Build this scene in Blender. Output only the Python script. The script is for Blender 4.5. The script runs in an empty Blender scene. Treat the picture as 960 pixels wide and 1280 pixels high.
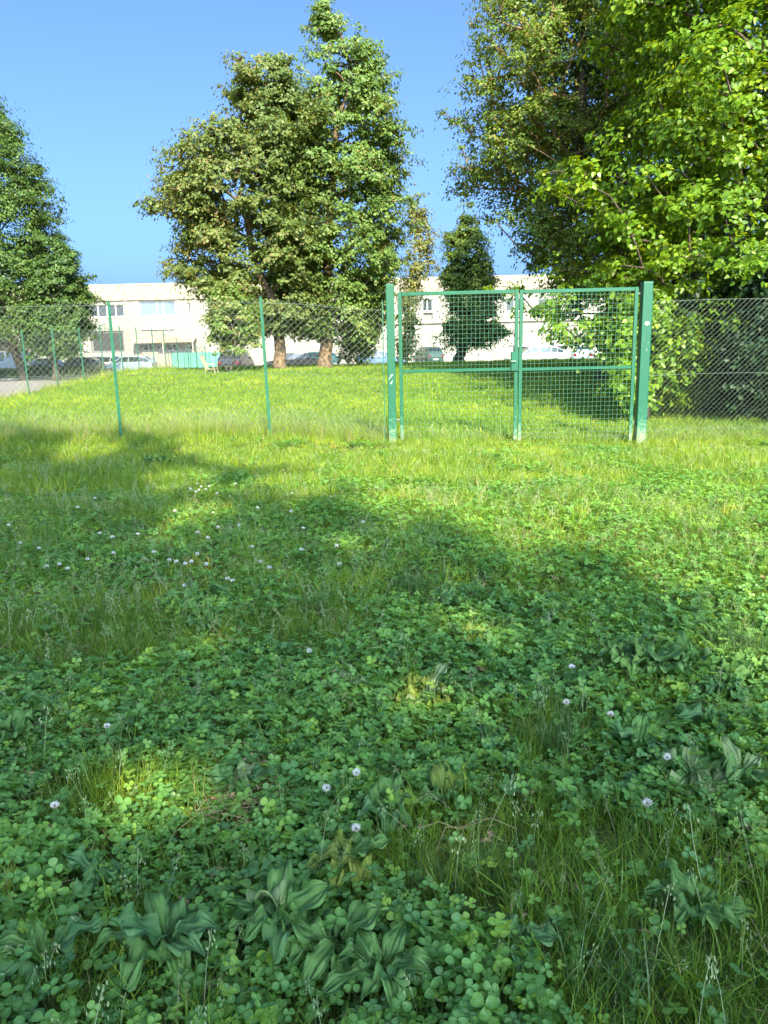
import bpy, bmesh, math, random
import numpy as np
from mathutils import Vector, Matrix, Euler

random.seed(7)
rng = np.random.default_rng(7)
PI = math.pi
R = math.radians
sc = bpy.context.scene
col = sc.collection

# ------------------------------------------------------------------ camera
CAM = Vector((0, 0, 1.45))
PITCH, ROLL, FPX = R(12.0), R(1.3), 950.0
cam_rot = Euler((R(90) - PITCH, 0, 0)).to_matrix() @ Matrix.Rotation(-ROLL, 3, 'Z')
cd = bpy.data.cameras.new('camera')
cd.sensor_fit = 'VERTICAL'; cd.sensor_height = 36; cd.sensor_width = 27
cd.lens = 36 * FPX / 1280
cd.clip_start = 0.05; cd.clip_end = 3000
cam = bpy.data.objects.new('camera', cd); col.objects.link(cam)
cam.location = CAM; cam.rotation_euler = cam_rot.to_euler()
sc.camera = cam

# ------------------------------------------------------------------ sky and sun
SUN_EL, SUN_AZ = R(36), R(12)          # azimuth: to the right of straight behind the camera
to_sun = Vector((math.sin(SUN_AZ) * math.cos(SUN_EL), -math.cos(SUN_AZ) * math.cos(SUN_EL), math.sin(SUN_EL)))
world = bpy.data.worlds.new('World'); sc.world = world; world.use_nodes = True
wn = world.node_tree.nodes; wl = world.node_tree.links
bgn = wn['Background']; bgn.inputs['Strength'].default_value = 0.15
sky = wn.new('ShaderNodeTexSky'); sky.sky_type = 'NISHITA'; sky.sun_disc = False
sky.sun_elevation = SUN_EL; sky.sun_rotation = math.atan2(to_sun.x, to_sun.y)
sky.air_density = 0.5; sky.dust_density = 5.8; sky.ozone_density = 3.0; sky.altitude = 100
tint = wn.new('ShaderNodeMix'); tint.data_type = 'RGBA'; tint.blend_type = 'MULTIPLY'; tint.inputs[0].default_value = 1
wl.new(sky.outputs[0], tint.inputs[6]); tint.inputs[7].default_value = (0.72, 0.98, 1.2, 1)
wl.new(tint.outputs[2], bgn.inputs['Color'])
sd = bpy.data.lights.new('sun', 'SUN'); sd.energy = 4.7; sd.angle = R(0.53); sd.color = (1.0, 0.87, 0.55)
sun = bpy.data.objects.new('sun', sd); col.objects.link(sun)
sun.rotation_euler = to_sun.to_track_quat('Z', 'Y').to_euler()
sc.view_settings.view_transform = 'Standard'; sc.view_settings.look = 'None'
sc.view_settings.exposure = 1.5; sc.view_settings.gamma = 1
sc.render.engine = 'CYCLES'
sc.cycles.max_bounces = 6; sc.cycles.diffuse_bounces = 3; sc.cycles.transmission_bounces = 4
sc.cycles.transparent_max_bounces = 4

# ------------------------------------------------------------------ placing
def ray(px, py):
    return cam_rot @ Vector(((px - 480) / FPX, (640 - py) / FPX, -1))
def at(px, py, Y):
    d = ray(px, py); return CAM + d * (Y / d.y)
def sstep(a, b, v):
    t = np.clip((v - a) / (b - a), 0, 1); return t * t * (3 - 2 * t)
def vnoise(x, y, s=1.0, o=0.0):
    x = np.asarray(x, float) / s + o; y = np.asarray(y, float) / s - o * 1.7
    return (np.sin(x * 1.7 + 1.3 * np.sin(y * 1.1 + o)) + np.sin(y * 2.1 + 1.7 * np.sin(x * 0.9 - o)) + np.sin((x + y) * 1.3 + 2.0 * np.sin((x - y) * 0.8 + 1)) ) / 3
def gz(x, y):
    x = np.asarray(x, float); y = np.asarray(y, float)
    rise = 0.72 * sstep(13.5, 33, y) * (1 - sstep(39, 49, y))
    rise = rise * (1 - .38 * (1 - sstep(-12, -5, x)) * (1 - sstep(24, 36, y)))
    edge = sstep(-12.6, -11.2, x) * (1 - sstep(60, 75, x))
    bank = 0.16 * sstep(10.2, 12.0, y) * (1 - sstep(-2.5, 0.3, x)) * (1 - sstep(13, 22, y))
    tilt = -0.11 * sstep(0.5, 4.0, x) * sstep(6, 11, y) * (1 - sstep(14, 22, y))
    bump = 0.022 * vnoise(x, y, 0.55) + 0.03 * vnoise(x, y, 1.9, 3)
    near = 1 - sstep(45, 50, y)
    return (rise + bump * near + bank) * edge + tilt
def gzf(x, y): return float(gz(x, y))
def on_ground(px, py):
    d = ray(px, py)
    t = 0.5
    for i in range(4000):
        p = CAM + d * t
        if p.z <= gzf(p.x, p.y): break
        t += 0.02 + t * 0.002
    return Vector((p.x, p.y, gzf(p.x, p.y)))

# ------------------------------------------------------------------ materials
def nmat(name):
    m = bpy.data.materials.new(name); m.use_nodes = True
    return m, m.node_tree.nodes, m.node_tree.links, m.node_tree.nodes['Principled BSDF']
def mat(name, c, rough=0.6, metal=0.0, var=0.0, scale=5.0, c2=None, bump=0.0, bscale=40, spec=None):
    m, n, l, p = nmat(name)
    p.inputs['Base Color'].default_value = (*c, 1); p.inputs['Roughness'].default_value = rough
    p.inputs['Metallic'].default_value = metal
    if spec is not None: p.inputs['Specular IOR Level'].default_value = spec
    tc = n.new('ShaderNodeTexCoord')
    if var or c2:
        t = n.new('ShaderNodeTexNoise'); t.inputs['Scale'].default_value = scale; t.inputs['Detail'].default_value = 6
        l.new(tc.outputs['Object'], t.inputs['Vector'])
        r = n.new('ShaderNodeValToRGB'); l.new(t.outputs['Fac'], r.inputs[0])
        a = tuple(max(0, v * (1 - var)) for v in c); b = c2 or tuple(v * (1 + var) for v in c)
        r.color_ramp.elements[0].position = 0.35; r.color_ramp.elements[1].position = 0.65
        r.color_ramp.elements[0].color = (*a, 1); r.color_ramp.elements[1].color = (*b, 1)
        l.new(r.outputs[0], p.inputs['Base Color'])
    if bump:
        t2 = n.new('ShaderNodeTexNoise'); t2.inputs['Scale'].default_value = bscale; t2.inputs['Detail'].default_value = 4
        l.new(tc.outputs['Object'], t2.inputs['Vector'])
        b = n.new('ShaderNodeBump'); b.inputs['Strength'].default_value = bump; b.inputs['Distance'].default_value = 0.02
        l.new(t2.outputs['Fac'], b.inputs['Height']); l.new(b.outputs[0], p.inputs['Normal'])
    return m
def leafmat(name, stops, attr_type='GEOMETRY', rough=0.5, transl=0.35, tcol=1.5, spec=0.35, veins=False):
    """colour by the per-leaf attribute 'tint' (age and kind of leaf)"""
    m, n, l, p = nmat(name)
    a = n.new('ShaderNodeAttribute'); a.attribute_type = attr_type; a.attribute_name = 'tint'
    r = n.new('ShaderNodeValToRGB'); l.new(a.outputs['Fac'], r.inputs[0])
    el = r.color_ramp.elements
    el[0].position = stops[0][0]; el[0].color = (*stops[0][1], 1)
    el[1].position = stops[-1][0]; el[1].color = (*stops[-1][1], 1)
    for pos, c in stops[1:-1]:
        e = el.new(pos); e.color = (*c, 1)
    src = r.outputs[0]
    l.new(src, p.inputs['Base Color'])
    p.inputs['Roughness'].default_value = rough; p.inputs['Specular IOR Level'].default_value = spec
    tr = n.new('ShaderNodeBsdfTranslucent')
    mu = n.new('ShaderNodeMix'); mu.data_type = 'RGBA'; mu.blend_type = 'MULTIPLY'; mu.inputs[0].default_value = 1
    l.new(src, mu.inputs[6]); mu.inputs[7].default_value = (1.7 * tcol, 1.2 * tcol, 0.25 * tcol, 1)
    l.new(mu.outputs[2], tr.inputs[0])
    mx = n.new('ShaderNodeMixShader'); mx.inputs[0].default_value = transl
    l.new(p.outputs[0], mx.inputs[1]); l.new(tr.outputs[0], mx.inputs[2])
    l.new(mx.outputs[0], n['Material Output'].inputs['Surface'])
    return m

M = {}
M['green_paint'] = mat('green_paint', (0.005, 0.090, 0.047), 0.38, var=0.12, scale=3, bump=0.05, spec=0.5)
M['post_paint'] = mat('post_paint', (0.010, 0.105, 0.058), 0.45, var=0.2, scale=6)
M['wire'] = mat('galvanised_wire', (0.12, 0.16, 0.14), 0.5, metal=0.2)
M['gate_wire'] = mat('coated_wire', (0.05, 0.17, 0.12), 0.5, metal=0.1)
M['sticker'] = mat('white_sticker', (0.8, 0.8, 0.78), 0.4)
M['bark'] = mat('bark', (0.10, 0.068, 0.045), 0.9, c2=(0.24, 0.165, 0.11), var=0.3, scale=9, bump=0.8, bscale=25)
M['bark_dark'] = mat('bark_dark', (0.07, 0.05, 0.038), 0.9, var=0.4, scale=9, bump=0.8, bscale=25)
M['bark_twig'] = mat('twig_bark', (0.20, 0.12, 0.08), 0.85, var=0.3, scale=5)
M['asphalt'] = mat('asphalt', (0.24, 0.215, 0.20), 0.9, var=0.12, scale=1.4, bump=0.3, bscale=60)
M['kerb'] = mat('kerb_stone', (0.33, 0.31, 0.29), 0.85, var=0.2, scale=4)
M['plaster'] = mat('cream_plaster', (0.27, 0.258, 0.222), 0.9, var=0.12, scale=0.35)
M['stone'] = mat('cream_stone', (0.30, 0.28, 0.23), 0.9, var=0.1, scale=1.2, bump=0.3)
M['panel'] = mat('pebbled_panel', (0.20, 0.17, 0.125), 0.95, c2=(0.35, 0.325, 0.27), var=0.0, scale=4.5, bump=0.5, bscale=12)
M['white'] = mat('white_frame', (0.58, 0.58, 0.56), 0.5)
M['glass'] = mat('window_glass', (0.045, 0.055, 0.065), 0.08, spec=0.9)
M['glass_sky'] = mat('tall_window_glass', (0.25, 0.32, 0.42), 0.1, metal=0.55)
M['dark'] = mat('dark_opening', (0.03, 0.03, 0.032), 0.8)
M['shutter'] = mat('grey_shutter', (0.16, 0.15, 0.15), 0.6)
M['awning'] = mat('terracotta_awning', (0.42, 0.27, 0.19), 0.8, c2=(0.52, 0.38, 0.29), var=0.15, scale=0.9)
M['ledge'] = mat('ledge_stone', (0.45, 0.40, 0.32), 0.9)
M['letters'] = mat('sign_letters', (0.16, 0.19, 0.26), 0.6)
M['screen_green'] = mat('green_screen_cloth', (0.10, 0.30, 0.24), 0.9, var=0.1, scale=2)
M['board'] = mat('grey_board', (0.16, 0.18, 0.22), 0.7, c2=(0.30, 0.31, 0.34), scale=3)
M['tyre'] = mat('tyre_rubber', (0.02, 0.02, 0.02), 0.8)
M['rim'] = mat('wheel_rim', (0.5, 0.5, 0.52), 0.35, metal=0.6)
M['car_glass'] = mat('car_glass', (0.02, 0.025, 0.03), 0.06, spec=0.9)
M['tail'] = mat('tail_lamp', (0.14, 0.012, 0.012), 0.25)
M['head'] = mat('head_lamp', (0.75, 0.76, 0.78), 0.15)
M['plastic'] = mat('cream_plastic', (0.36, 0.30, 0.20), 0.5)
M['hinge'] = mat('hinge_steel', (0.35, 0.36, 0.36), 0.4, metal=0.7)
# weathered lower end of the posts: chipped paint with mud splashes
def worn_paint():
    m, n, l, p = nmat('worn_green_paint')
    g = n.new('ShaderNodeNewGeometry'); s = n.new('ShaderNodeSeparateXYZ'); l.new(g.outputs['Position'], s.inputs[0])
    mr = n.new('ShaderNodeMapRange'); mr.inputs[1].default_value = 1.0; mr.inputs[2].default_value = -0.05
    mr.inputs[3].default_value = 0.0; mr.inputs[4].default_value = 1.0
    l.new(s.outputs['Z'], mr.inputs[0])
    t = n.new('ShaderNodeTexNoise'); t.inputs['Scale'].default_value = 22; t.inputs['Detail'].default_value = 8; t.inputs['Roughness'].default_value = 0.7
    l.new(g.outputs['Position'], t.inputs['Vector'])
    sq = n.new('ShaderNodeMath'); sq.operation = 'POWER'; l.new(mr.outputs[0], sq.inputs[0]); sq.inputs[1].default_value = 2.2
    ad = n.new('ShaderNodeMath'); ad.operation = 'MULTIPLY_ADD'; l.new(sq.outputs[0], ad.inputs[0]); ad.inputs[1].default_value = 0.42; l.new(t.outputs['Fac'], ad.inputs[2])
    r = n.new('ShaderNodeValToRGB'); l.new(ad.outputs[0], r.inputs[0])
    e = r.color_ramp.elements; e[0].position = 0.62; e[0].color = (0.005, 0.090, 0.047, 1); e[1].position = 0.90; e[1].color = (0.20, 0.22, 0.15, 1)
    e2 = e.new(0.70); e2.color = (0.03, 0.15, 0.085, 1)
    l.new(r.outputs[0], p.inputs['Base Color']); p.inputs['Roughness'].default_value = 0.42
    return m
M['worn'] = worn_paint()
def soil_mat():
    m, n, l, p = nmat('thatch_soil')
    g = n.new('ShaderNodeNewGeometry')
    t = n.new('ShaderNodeTexNoise'); t.inputs['Scale'].default_value = 60; t.inputs['Detail'].default_value = 8; l.new(g.outputs['Position'], t.inputs['Vector'])
    t3 = n.new('ShaderNodeTexNoise'); t3.inputs['Scale'].default_value = 1.3; t3.inputs['Detail'].default_value = 3; l.new(g.outputs['Position'], t3.inputs['Vector'])
    r = n.new('ShaderNodeValToRGB'); l.new(t.outputs['Fac'], r.inputs[0])
    e = r.color_ramp.elements; e[0].position = 0.35; e[0].color = (0.035, 0.055, 0.018, 1); e[1].position = 0.7; e[1].color = (0.15, 0.19, 0.06, 1)
    mx = n.new('ShaderNodeMix'); mx.data_type = 'RGBA'; l.new(t3.outputs['Fac'], mx.inputs[0]); l.new(r.outputs[0], mx.inputs[6]); mx.inputs[7].default_value = (0.075, 0.12, 0.03, 1)
    l.new(mx.outputs[2], p.inputs['Base Color']); p.inputs['Roughness'].default_value = 1.0; p.inputs['Specular IOR Level'].default_value = 0.1
    b = n.new('ShaderNodeBump'); b.inputs['Strength'].default_value = 1; b.inputs['Distance'].default_value = 0.03; l.new(t.outputs['Fac'], b.inputs['Height']); l.new(b.outputs[0], p.inputs['Normal'])
    return m
M['soil'] = soil_mat()

# ------------------------------------------------------------------ mesh helpers
class MB:
    def __init__(s): s.v = []; s.f = []; s.m = []
    def box(s, a, b, mi=0, rot=None, org=None):
        i = len(s.v); (x0, y0, z0), (x1, y1, z1) = a, b
        vs = [Vector(p) for p in ((x0,y0,z0),(x1,y0,z0),(x1,y1,z0),(x0,y1,z0),(x0,y0,z1),(x1,y0,z1),(x1,y1,z1),(x0,y1,z1))]
        if rot is not None: vs = [rot @ (p - org) + org for p in vs]
        s.v += [tuple(p) for p in vs]
        s.f += [(i,i+3,i+2,i+1),(i+4,i+5,i+6,i+7),(i,i+1,i+5,i+4),(i+1,i+2,i+6,i+5),(i+2,i+3,i+7,i+6),(i+3,i,i+4,i+7)]
        s.m += [mi] * 6
        return s
    def tube(s, pts, rad, n=4, mi=0, cap=True):
        pts = [Vector(p) for p in pts]
        if not isinstance(rad, (list, tuple)): rad = [rad] * len(pts)
        i0 = len(s.v)
        for k, p in enumerate(pts):
            d = (pts[min(k + 1, len(pts) - 1)] - pts[max(k - 1, 0)])
            if d.length < 1e-9: d = Vector((0, 0, 1))
            d.normalize()
            up = Vector((0, 0, 1)) if abs(d.z) < 0.95 else Vector((0, 1, 0))
            u = d.cross(up).normalized(); w = u.cross(d).normalized()
            for j in range(n):
                a = 2 * PI * (j + 0.5) / n
                s.v.append(tuple(p + (u * math.cos(a) + w * math.sin(a)) * rad[k]))
        for k in range(len(pts) - 1):
            for j in range(n):
                a = i0 + k * n + j; b = i0 + k * n + (j + 1) % n
                s.f.append((a, b, b + n, a + n)); s.m.append(mi)
        if cap and n > 2:
            s.f.append(tuple(i0 + j for j in range(n))[::-1]); s.m.append(mi)
            e = i0 + (len(pts) - 1) * n
            s.f.append(tuple(e + j for j in range(n))); s.m.append(mi)
        return s
    def face(s, pts, mi=0):
        i = len(s.v); s.v += [tuple(p) for p in pts]; s.f.append(tuple(range(i, i + len(pts)))); s.m.append(mi); return s
    def mesh(s, name, mats, smooth=False):
        me = bpy.data.meshes.new(name); me.from_pydata(s.v, [], s.f)
        if not isinstance(mats, (list, tuple)): mats = [mats]
        for m in mats: me.materials.append(m)
        if len(mats) > 1: me.polygons.foreach_set('material_index', s.m)
        if smooth: me.polygons.foreach_set('use_smooth', [True] * len(me.polygons))
        me.update(); return me
    def build(s, name, mats, parent=None, smooth=False, **kw):
        return link(name, s.mesh(name, mats, smooth), parent, **kw)
def link(name, me, parent=None, **kw):
    o = bpy.data.objects.new(name, me); col.objects.link(o)
    if parent is not None:
        o.parent = parent; o.matrix_parent_inverse = Matrix.Translation(-parent.location) if kw.pop('world', False) else Matrix()
    kw.pop('world', None)
    for k, v in kw.items(): o[k] = v
    return o
def bevel(o, w=0.005, seg=1):
    b = o.modifiers.new('bevel', 'BEVEL'); b.width = w; b.segments = seg; b.limit_method = 'ANGLE'
def empty(name, loc, label, cat, group=None, rz=0):
    o = bpy.data.objects.new(name, None); col.objects.link(o); o.location = loc; o.rotation_euler = (0, 0, rz)
    o['label'] = label; o['category'] = cat
    if group: o['group'] = group
    return o
def tag(o, label, cat, group=None, kind=None):
    o['label'] = label; o['category'] = cat
    if group: o['group'] = group
    if kind: o['kind'] = kind
    return o
def copy_tree(o, parent=None):
    c = o.copy(); col.objects.link(c); c.parent = parent
    for ch in list(o.children): copy_tree(ch, c)
    return c
def npmesh(name, V, F, tint, m, smooth=False):
    """V (n,3), F (k,3|4) arrays"""
    me = bpy.data.meshes.new(name); k, w = F.shape
    me.vertices.add(len(V)); me.vertices.foreach_set('co', np.ascontiguousarray(V, np.float32).ravel())
    me.loops.add(k * w); me.loops.foreach_set('vertex_index', np.ascontiguousarray(F, np.int32).ravel())
    me.polygons.add(k); me.polygons.foreach_set('loop_start', np.arange(0, k * w, w, dtype=np.int32))
    me.polygons.foreach_set('loop_total', np.full(k, w, np.int32))
    if smooth: me.polygons.foreach_set('use_smooth', np.ones(k, bool))
    if tint is not None:
        a = me.attributes.new('tint', 'FLOAT', 'POINT'); a.data.foreach_set('value', np.asarray(tint, np.float32))
    me.materials.append(m); me.update(calc_edges=True); me.validate()
    return me

# ================================================================== the ground
def grid_sheet(name, xs, ys, zf, m, **kw):
    X, Y = np.meshgrid(xs, ys); Z = zf(X, Y)
    V = np.stack([X.ravel(), Y.ravel(), Z.ravel()], 1); nx = len(xs)
    I, J = np.meshgrid(np.arange(len(xs) - 1), np.arange(len(ys) - 1)); a = (J * nx + I).ravel()
    F = np.stack([a, a + 1, a + nx + 1, a + nx], 1)
    return link(name, npmesh(name, V, F, None, m, True), None, **kw)
xs = np.concatenate([np.linspace(-900, -30, 14)[:-1], np.linspace(-30, -13.2, 20)[:-1], np.linspace(-13.2, -8, 26)[:-1], np.linspace(-8, 9, 120), np.linspace(9, 80, 60)[1:], np.linspace(80, 900, 12)[1:]])
ys = np.concatenate([np.linspace(-400, -12, 14)[:-1], np.linspace(-12, 18, 190)[:-1], np.linspace(18, 60, 90), np.linspace(60, 1800, 20)[1:]])
grid_sheet('meadow_ground', xs, ys, gz, M['soil'], kind='structure')
mb = MB()
mb.face([(-200, -40, .006), (-12.75, -40, .006), (-12.75, 50.5, .006), (-200, 50.5, .006)])
mb.face([(-200, 50.5, .006), (200, 50.5, .006), (200, 84.2, .006), (-200, 84.2, .006)])
mb.build('car_park', M['asphalt'], kind='structure')
mb = MB(); mb.box((-40, 53.4, 0.0), (-19.2, 53.6, .13)); mb.build('kerb', M['kerb'], kind='structure')

# ================================================================== gate
Y0 = 12.0
def post_xy(px, Y): p = at(px, 480, Y); return p.x
gate_l = at(491, 553, Y0).x
gate_r = at(799, 555, 11.85).x
def box_post(x, y, w, d, h, label, sticker=False):
    z = gzf(x, y) - 0.03
    t = empty('gate_post', (x, y, z), label, 'gate post')
    b = MB().box((-w/2, -d/2, 0), (w/2, d/2, h)); o = b.build('steel_tube', M['worn'], t); bevel(o, .008, 2)
    c = MB().box((-w/2 + .004, -d/2 + .004, h), (w/2 - .004, d/2 - .004, h + .012)); c.build('cap', M['green_paint'], t)
    b = MB(); bmk = []
    b.tube([(0, -d/2 - .001, .0), (0, -d/2 - .001, .0)], .001) if False else None
    c = MB().box((-w/2 - .05, -d/2 - .05, -.05), (w/2 + .05, d/2 + .05, .035)); c.build('footing', M['kerb'], t)
    if sticker:
        n = 20; pts = [(.034 * math.cos(2*PI*i/n) + .005, -d/2 - .003, h - .60 + .026 * math.sin(2*PI*i/n)) for i in range(n)]
        MB().face(pts).build('sticker', M['sticker'], t)
        for k in range(7):
            a = (random.uniform(-.04, .05), h - .69 - random.uniform(.1, .6)); r = random.uniform(.002, .004)
            MB().face([(a[0] + r * math.cos(2*PI*i/6), -d/2 - .002, a[1] + r * 1.4 * math.sin(2*PI*i/6)) for i in range(6)]).build('paint_chip', M['sticker'], t)
    else:
        for k in range(6):
            a = random.uniform(-.05, .03), random.uniform(.95, 1.12); s = random.uniform(.02, .06)
            MB().face([(a[0], -d/2 - .002, a[1]), (a[0] + s, -d/2 - .002, a[1] + s * .9), (a[0] + s, -d/2 - .002, a[1] + s * .9 + .006), (a[0], -d/2 - .002, a[1] + .005)]).build('scratch', M['sticker'], t)
    return t
ztop_l = at(487, 356, Y0).z; ztop_r = at(808, 353, 11.85).z
box_post(gate_l, Y0, .125, .125, ztop_l - gzf(gate_l, Y0) + .03, 'tall square green gate post with pale scratches, left of the gate')
box_post(gate_r, 11.85, .145, .16, ztop_r - gzf(gate_r, 11.85) + .03, 'tall square green gate post with a round white sticker, right of the gate', True)

def gate_leaf(x0, x1, ya, yb, ztop, zbot, zmid, label, lock_right):
    """leaf frame from x0 to x1 (outer), 55 mm tubes, welded mesh, mid rail"""
    t = empty('gate_leaf', (x0, ya, zbot), label, 'gate', 'the two leaves of the double gate')
    w = x1 - x0; H = ztop - zbot; ang = math.atan2(yb - ya, w); t.rotation_euler.z = ang
    fw, fd = .055, .045
    for xx in (0, w - fw):
        o = MB().box((xx, -fd/2, 0), (xx + fw, fd/2, H)).build('stile', M['worn'], t); bevel(o, .004)
    o = MB().box((fw, -fd/2 + .002, H - fw - .002), (w - fw, fd/2 - .002, H - .002)).build('top_rail', M['green_paint'], t); bevel(o, .004)
    zm = zmid - zbot
    o = MB().box((fw, -fd/2 + .002, zm - .024), (w - fw, fd/2 - .002, zm + .024)).build('middle_rail', M['green_paint'], t); bevel(o, .004)
    b = MB(); s = .0665; n = int((w - 2*fw) / s)
    r = .0022
    for i in range(1, n + 1):
        x = fw + i * (w - 2*fw) / (n + 1); b.tube([(x, -.008, .04), (x + random.uniform(-.002,.002), -.008, H*.5), (x, -.008, H - .03)], r, 4)
    m = int((H - .1) / s)
    for i in range(1, m + 1):
        z = .03 + i * (H - .06) / (m + 1); b.tube([(fw - .01, -.0135, z), (w*.5, -.0135 + random.uniform(-.004,.004), z + random.uniform(-.003,.003)), (w - fw + .01, -.0135, z)], r, 4)
    b.build('wire_grid', M['gate_wire'], t, kind='stuff')
    return t, w, H, zm
zt = at(640, 363, Y0).z; zbm = at(640, 555, Y0).z
zmid = at(560, 463, Y0).z
xa, xb = at(499, 460, Y0).x, at(646.3, 460, Y0).x
xc, xd = at(647.3, 460, Y0).x, at(794, 460, 11.87).x
lf, w, H, zm = gate_leaf(xa, xb, Y0, Y0 - .06, at(560, 364, Y0).z, gzf(xa, Y0) + .03, zmid, 'left leaf of the green wire mesh gate, with the lock box', True)
b = MB().box((w - .105, -.05, zm - .03), (w + .004, .045, zm + .26)); o = b.build('lock_box', M['green_paint'], lf); bevel(o, .006)
MB().tube([(w - .045, -.055, zm + .12), (w - .045, -.09, zm + .12), (w - .12, -.095, zm + .12)], .009, 8).build('handle', M['hinge'], lf)
MB().tube([(.02, 0, .35), (-.085, 0, .35)], .014, 8).build('hinge', M['hinge'], lf)
MB().tube([(.02, 0, H - .25), (-.085, 0, H - .25)], .014, 8).build('hinge', M['hinge'], lf)
rt, w2, H2, zm2 = gate_leaf(xc, xd, Y0 - .06, 11.88, at(720, 361, Y0).z, gzf(xc, Y0) + .02, at(720, 460, Y0).z, 'right leaf of the green wire mesh gate, hung on the post with the sticker', False)
MB().tube([(w2 - .02, 0, H2 - .1), (w2 + .1, 0, H2 - .1)], .014, 8).build('hinge', M['hinge'], rt)
MB().tube([(w2 - .02, 0, .3), (w2 + .1, 0, .3)], .014, 8).build('hinge', M['hinge'], rt)

# ================================================================== chain link fences
def chain_mesh(p0, p1, h, dw, dh, r, zf, warp=.014, seg=8):
    """two families of diagonal wires between ground points p0, p1"""
    p0 = Vector(p0); p1 = Vector(p1); L = (p1.xy - p0.xy).length; ux = (p1 - p0).xy.normalized()
    nrm = Vector((-ux.y, ux.x))
    b = MB(); k = dw / dh
    def P(s, z, off):
        s2 = s + warp * math.sin(z * 3.1 + s * .9) ; z2 = z + warp * math.sin(s * 2.3 + z)
        s2 = min(max(s2, 0), L)
        o = off + .02 * math.sin(s * 1.3) * math.sin(z * 2.0)
        return (p0.x + ux.x * s2 + nrm.x * o, p0.y + ux.y * s2 + nrm.y * o, zf(s2 / L) + z2 * h / h)
    for fam in (1, -1):
        n = int((L + h * k) / dw) + 2
        for i in range(-int(h * k / dw) - 1, n + 1):
            s0 = i * dw
            za, zb = 0.0, h
            if fam == -1: s0 = i * dw + h * k * 0
            sa, sb = s0, s0 + fam * h * k
            # clip to 0..L
            t0, t1 = 0.0, 1.0
            ds = sb - sa
            for lim, sg in ((0, 1), (L, -1)):
                A = (sa - lim) * sg; B = (sb - lim) * sg
                if A < 0 and B < 0: t0, t1 = 1, 0
                elif A < 0: t0 = max(t0, A / (A - B))
                elif B < 0: t1 = min(t1, A / (A - B))
            if t1 - t0 < .02: continue
            m = max(2, int(seg * (t1 - t0)) + 1)
            pts = [P(sa + ds * (t0 + (t1 - t0) * j / (m - 1)), h * (t0 + (t1 - t0) * j / (m - 1)), fam * r) for j in range(m)]
            b.tube(pts, r, 3, cap=False)
    return b
def t_post(x, y, z, h, parent, lean=0.0, w=.035):
    b = MB()
    b.box((-w/2, -.003, -.1), (w/2, .003, h)); b.box((-.003, .0035, -.1), (.003, .036, h))
    b.face([(-w/2, -.0029, h), (w/2, -.0029, h), (0, -.0029, h + .05)])
    o = b.build('post', M['post_paint'], parent); o.location = Vector((x, y, z)) - parent.location; o.rotation_euler.y = lean
    return o
# left run
lx0 = -9.5
lf_ = empty('chain_link_fence', (gate_l - .09, Y0 + .02, 0), 'chain link fence with thin green posts, left of the gate', 'fence')
def z_left(t):
    x = lx0 + t * (gate_l - .1 - lx0); return gzf(x, Y0 + .02) - .05
ztopm = at(330, 371, Y0).z
o = chain_mesh((lx0, Y0 + .02, 0), (gate_l - .1, Y0 + .02, 0), 2.28 - .15, .098, .098, .0021, lambda t: z_left(t)).build('wire_mesh', M['wire'], lf_, kind='stuff', world=True)
for dz in (2.10, 1.05):
    b = MB(); pts = [(lx0 + (gate_l - .1 - lx0) * i / 30, Y0 + .02, z_left(i / 30) + dz) for i in range(31)]
    b.tube(pts, .0028, 4).build('tension_wire', M['wire'], lf_, world=True)
for px, py, tp in ((150, 531, 374), (337, 531, 369)):
    x = at(px, py, Y0 - .02).x; z = gzf(x, Y0 - .02)
    t_post(x, Y0 - .02, z, at(px - 8, tp, Y0).z - z - .05, lf_, R(.0 if px < 200 else -.9), .045)
x = at(337, 531, Y0).x - 2 * (at(337, 531, Y0).x - at(150, 531, Y0).x)
t_post(x, Y0 - .02, gzf(x, Y0), 2.2, lf_, 0, .045)
# slim steel strip beside the left gate post
o = MB().box((gate_l - .125, Y0 + .0, gzf(gate_l, Y0)), (gate_l - .11, Y0 + .02, 2.2)).build('tension_bar', M['post_paint'], lf_, world=True)
# right run
rf = empty('chain_link_fence', (gate_r + .1, 11.87, 0), 'fine meshed chain link fence in front of the shady bushes, right of the gate', 'fence')
rx1 = 8.8
def z_right(t):
    x = gate_r + .1 + t * (rx1 - gate_r - .1); return gzf(x, 11.87) - .04
chain_mesh((gate_r + .09, 11.87, 0), (rx1, 11.87, 0), 2.24, .081, .081, .0020, z_right).build('wire_mesh', M['wire'], rf, kind='stuff', world=True)
for dz in (2.22, 1.12, .28):
    b = MB(); pts = [(gate_r + .09 + (rx1 - gate_r - .09) * i / 20, 11.87, z_right(i / 20) + dz) for i in range(21)]
    b.tube(pts, .003, 4).build('tension_wire', M['wire'], rf, world=True)
MB().tube([(gate_r + .1, 11.86, -.1), (gate_r + .1, 11.86, 2.2)], .008, 6).build('tension_bar', M['post_paint'], rf, world=True)
for x in (6.9, 8.8): t_post(x, 11.85, gzf(x, 11.85), 2.3, rf)
# far side fence running away along the meadow's left edge
bx = -11.3
sf = empty('chain_link_fence', (bx, 20, 0), 'low chain link fence with many posts running away along the car park', 'fence')
ypos = [950 * 11.3 / (480 - px) for px in (82, 115, 140, 164, 184, 203, 217, 232, 245, 255, 266)]
ypos = [22.3, 24.7] + ypos
for y in ypos:
    if y == 24.7 or y > 24.9 or y == 22.3:
        z = gzf(bx, y); t_post(bx, y, z, 2.02, sf, R(-.3), .05)
zs = lambda t: gzf(bx, 18 + t * 33)
chain_mesh((bx, 18, 0), (bx, 51, 0), 1.95, .11, .11, .0022, zs, seg=4).build('wire_mesh', M['wire'], sf, kind='stuff', world=True)

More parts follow.
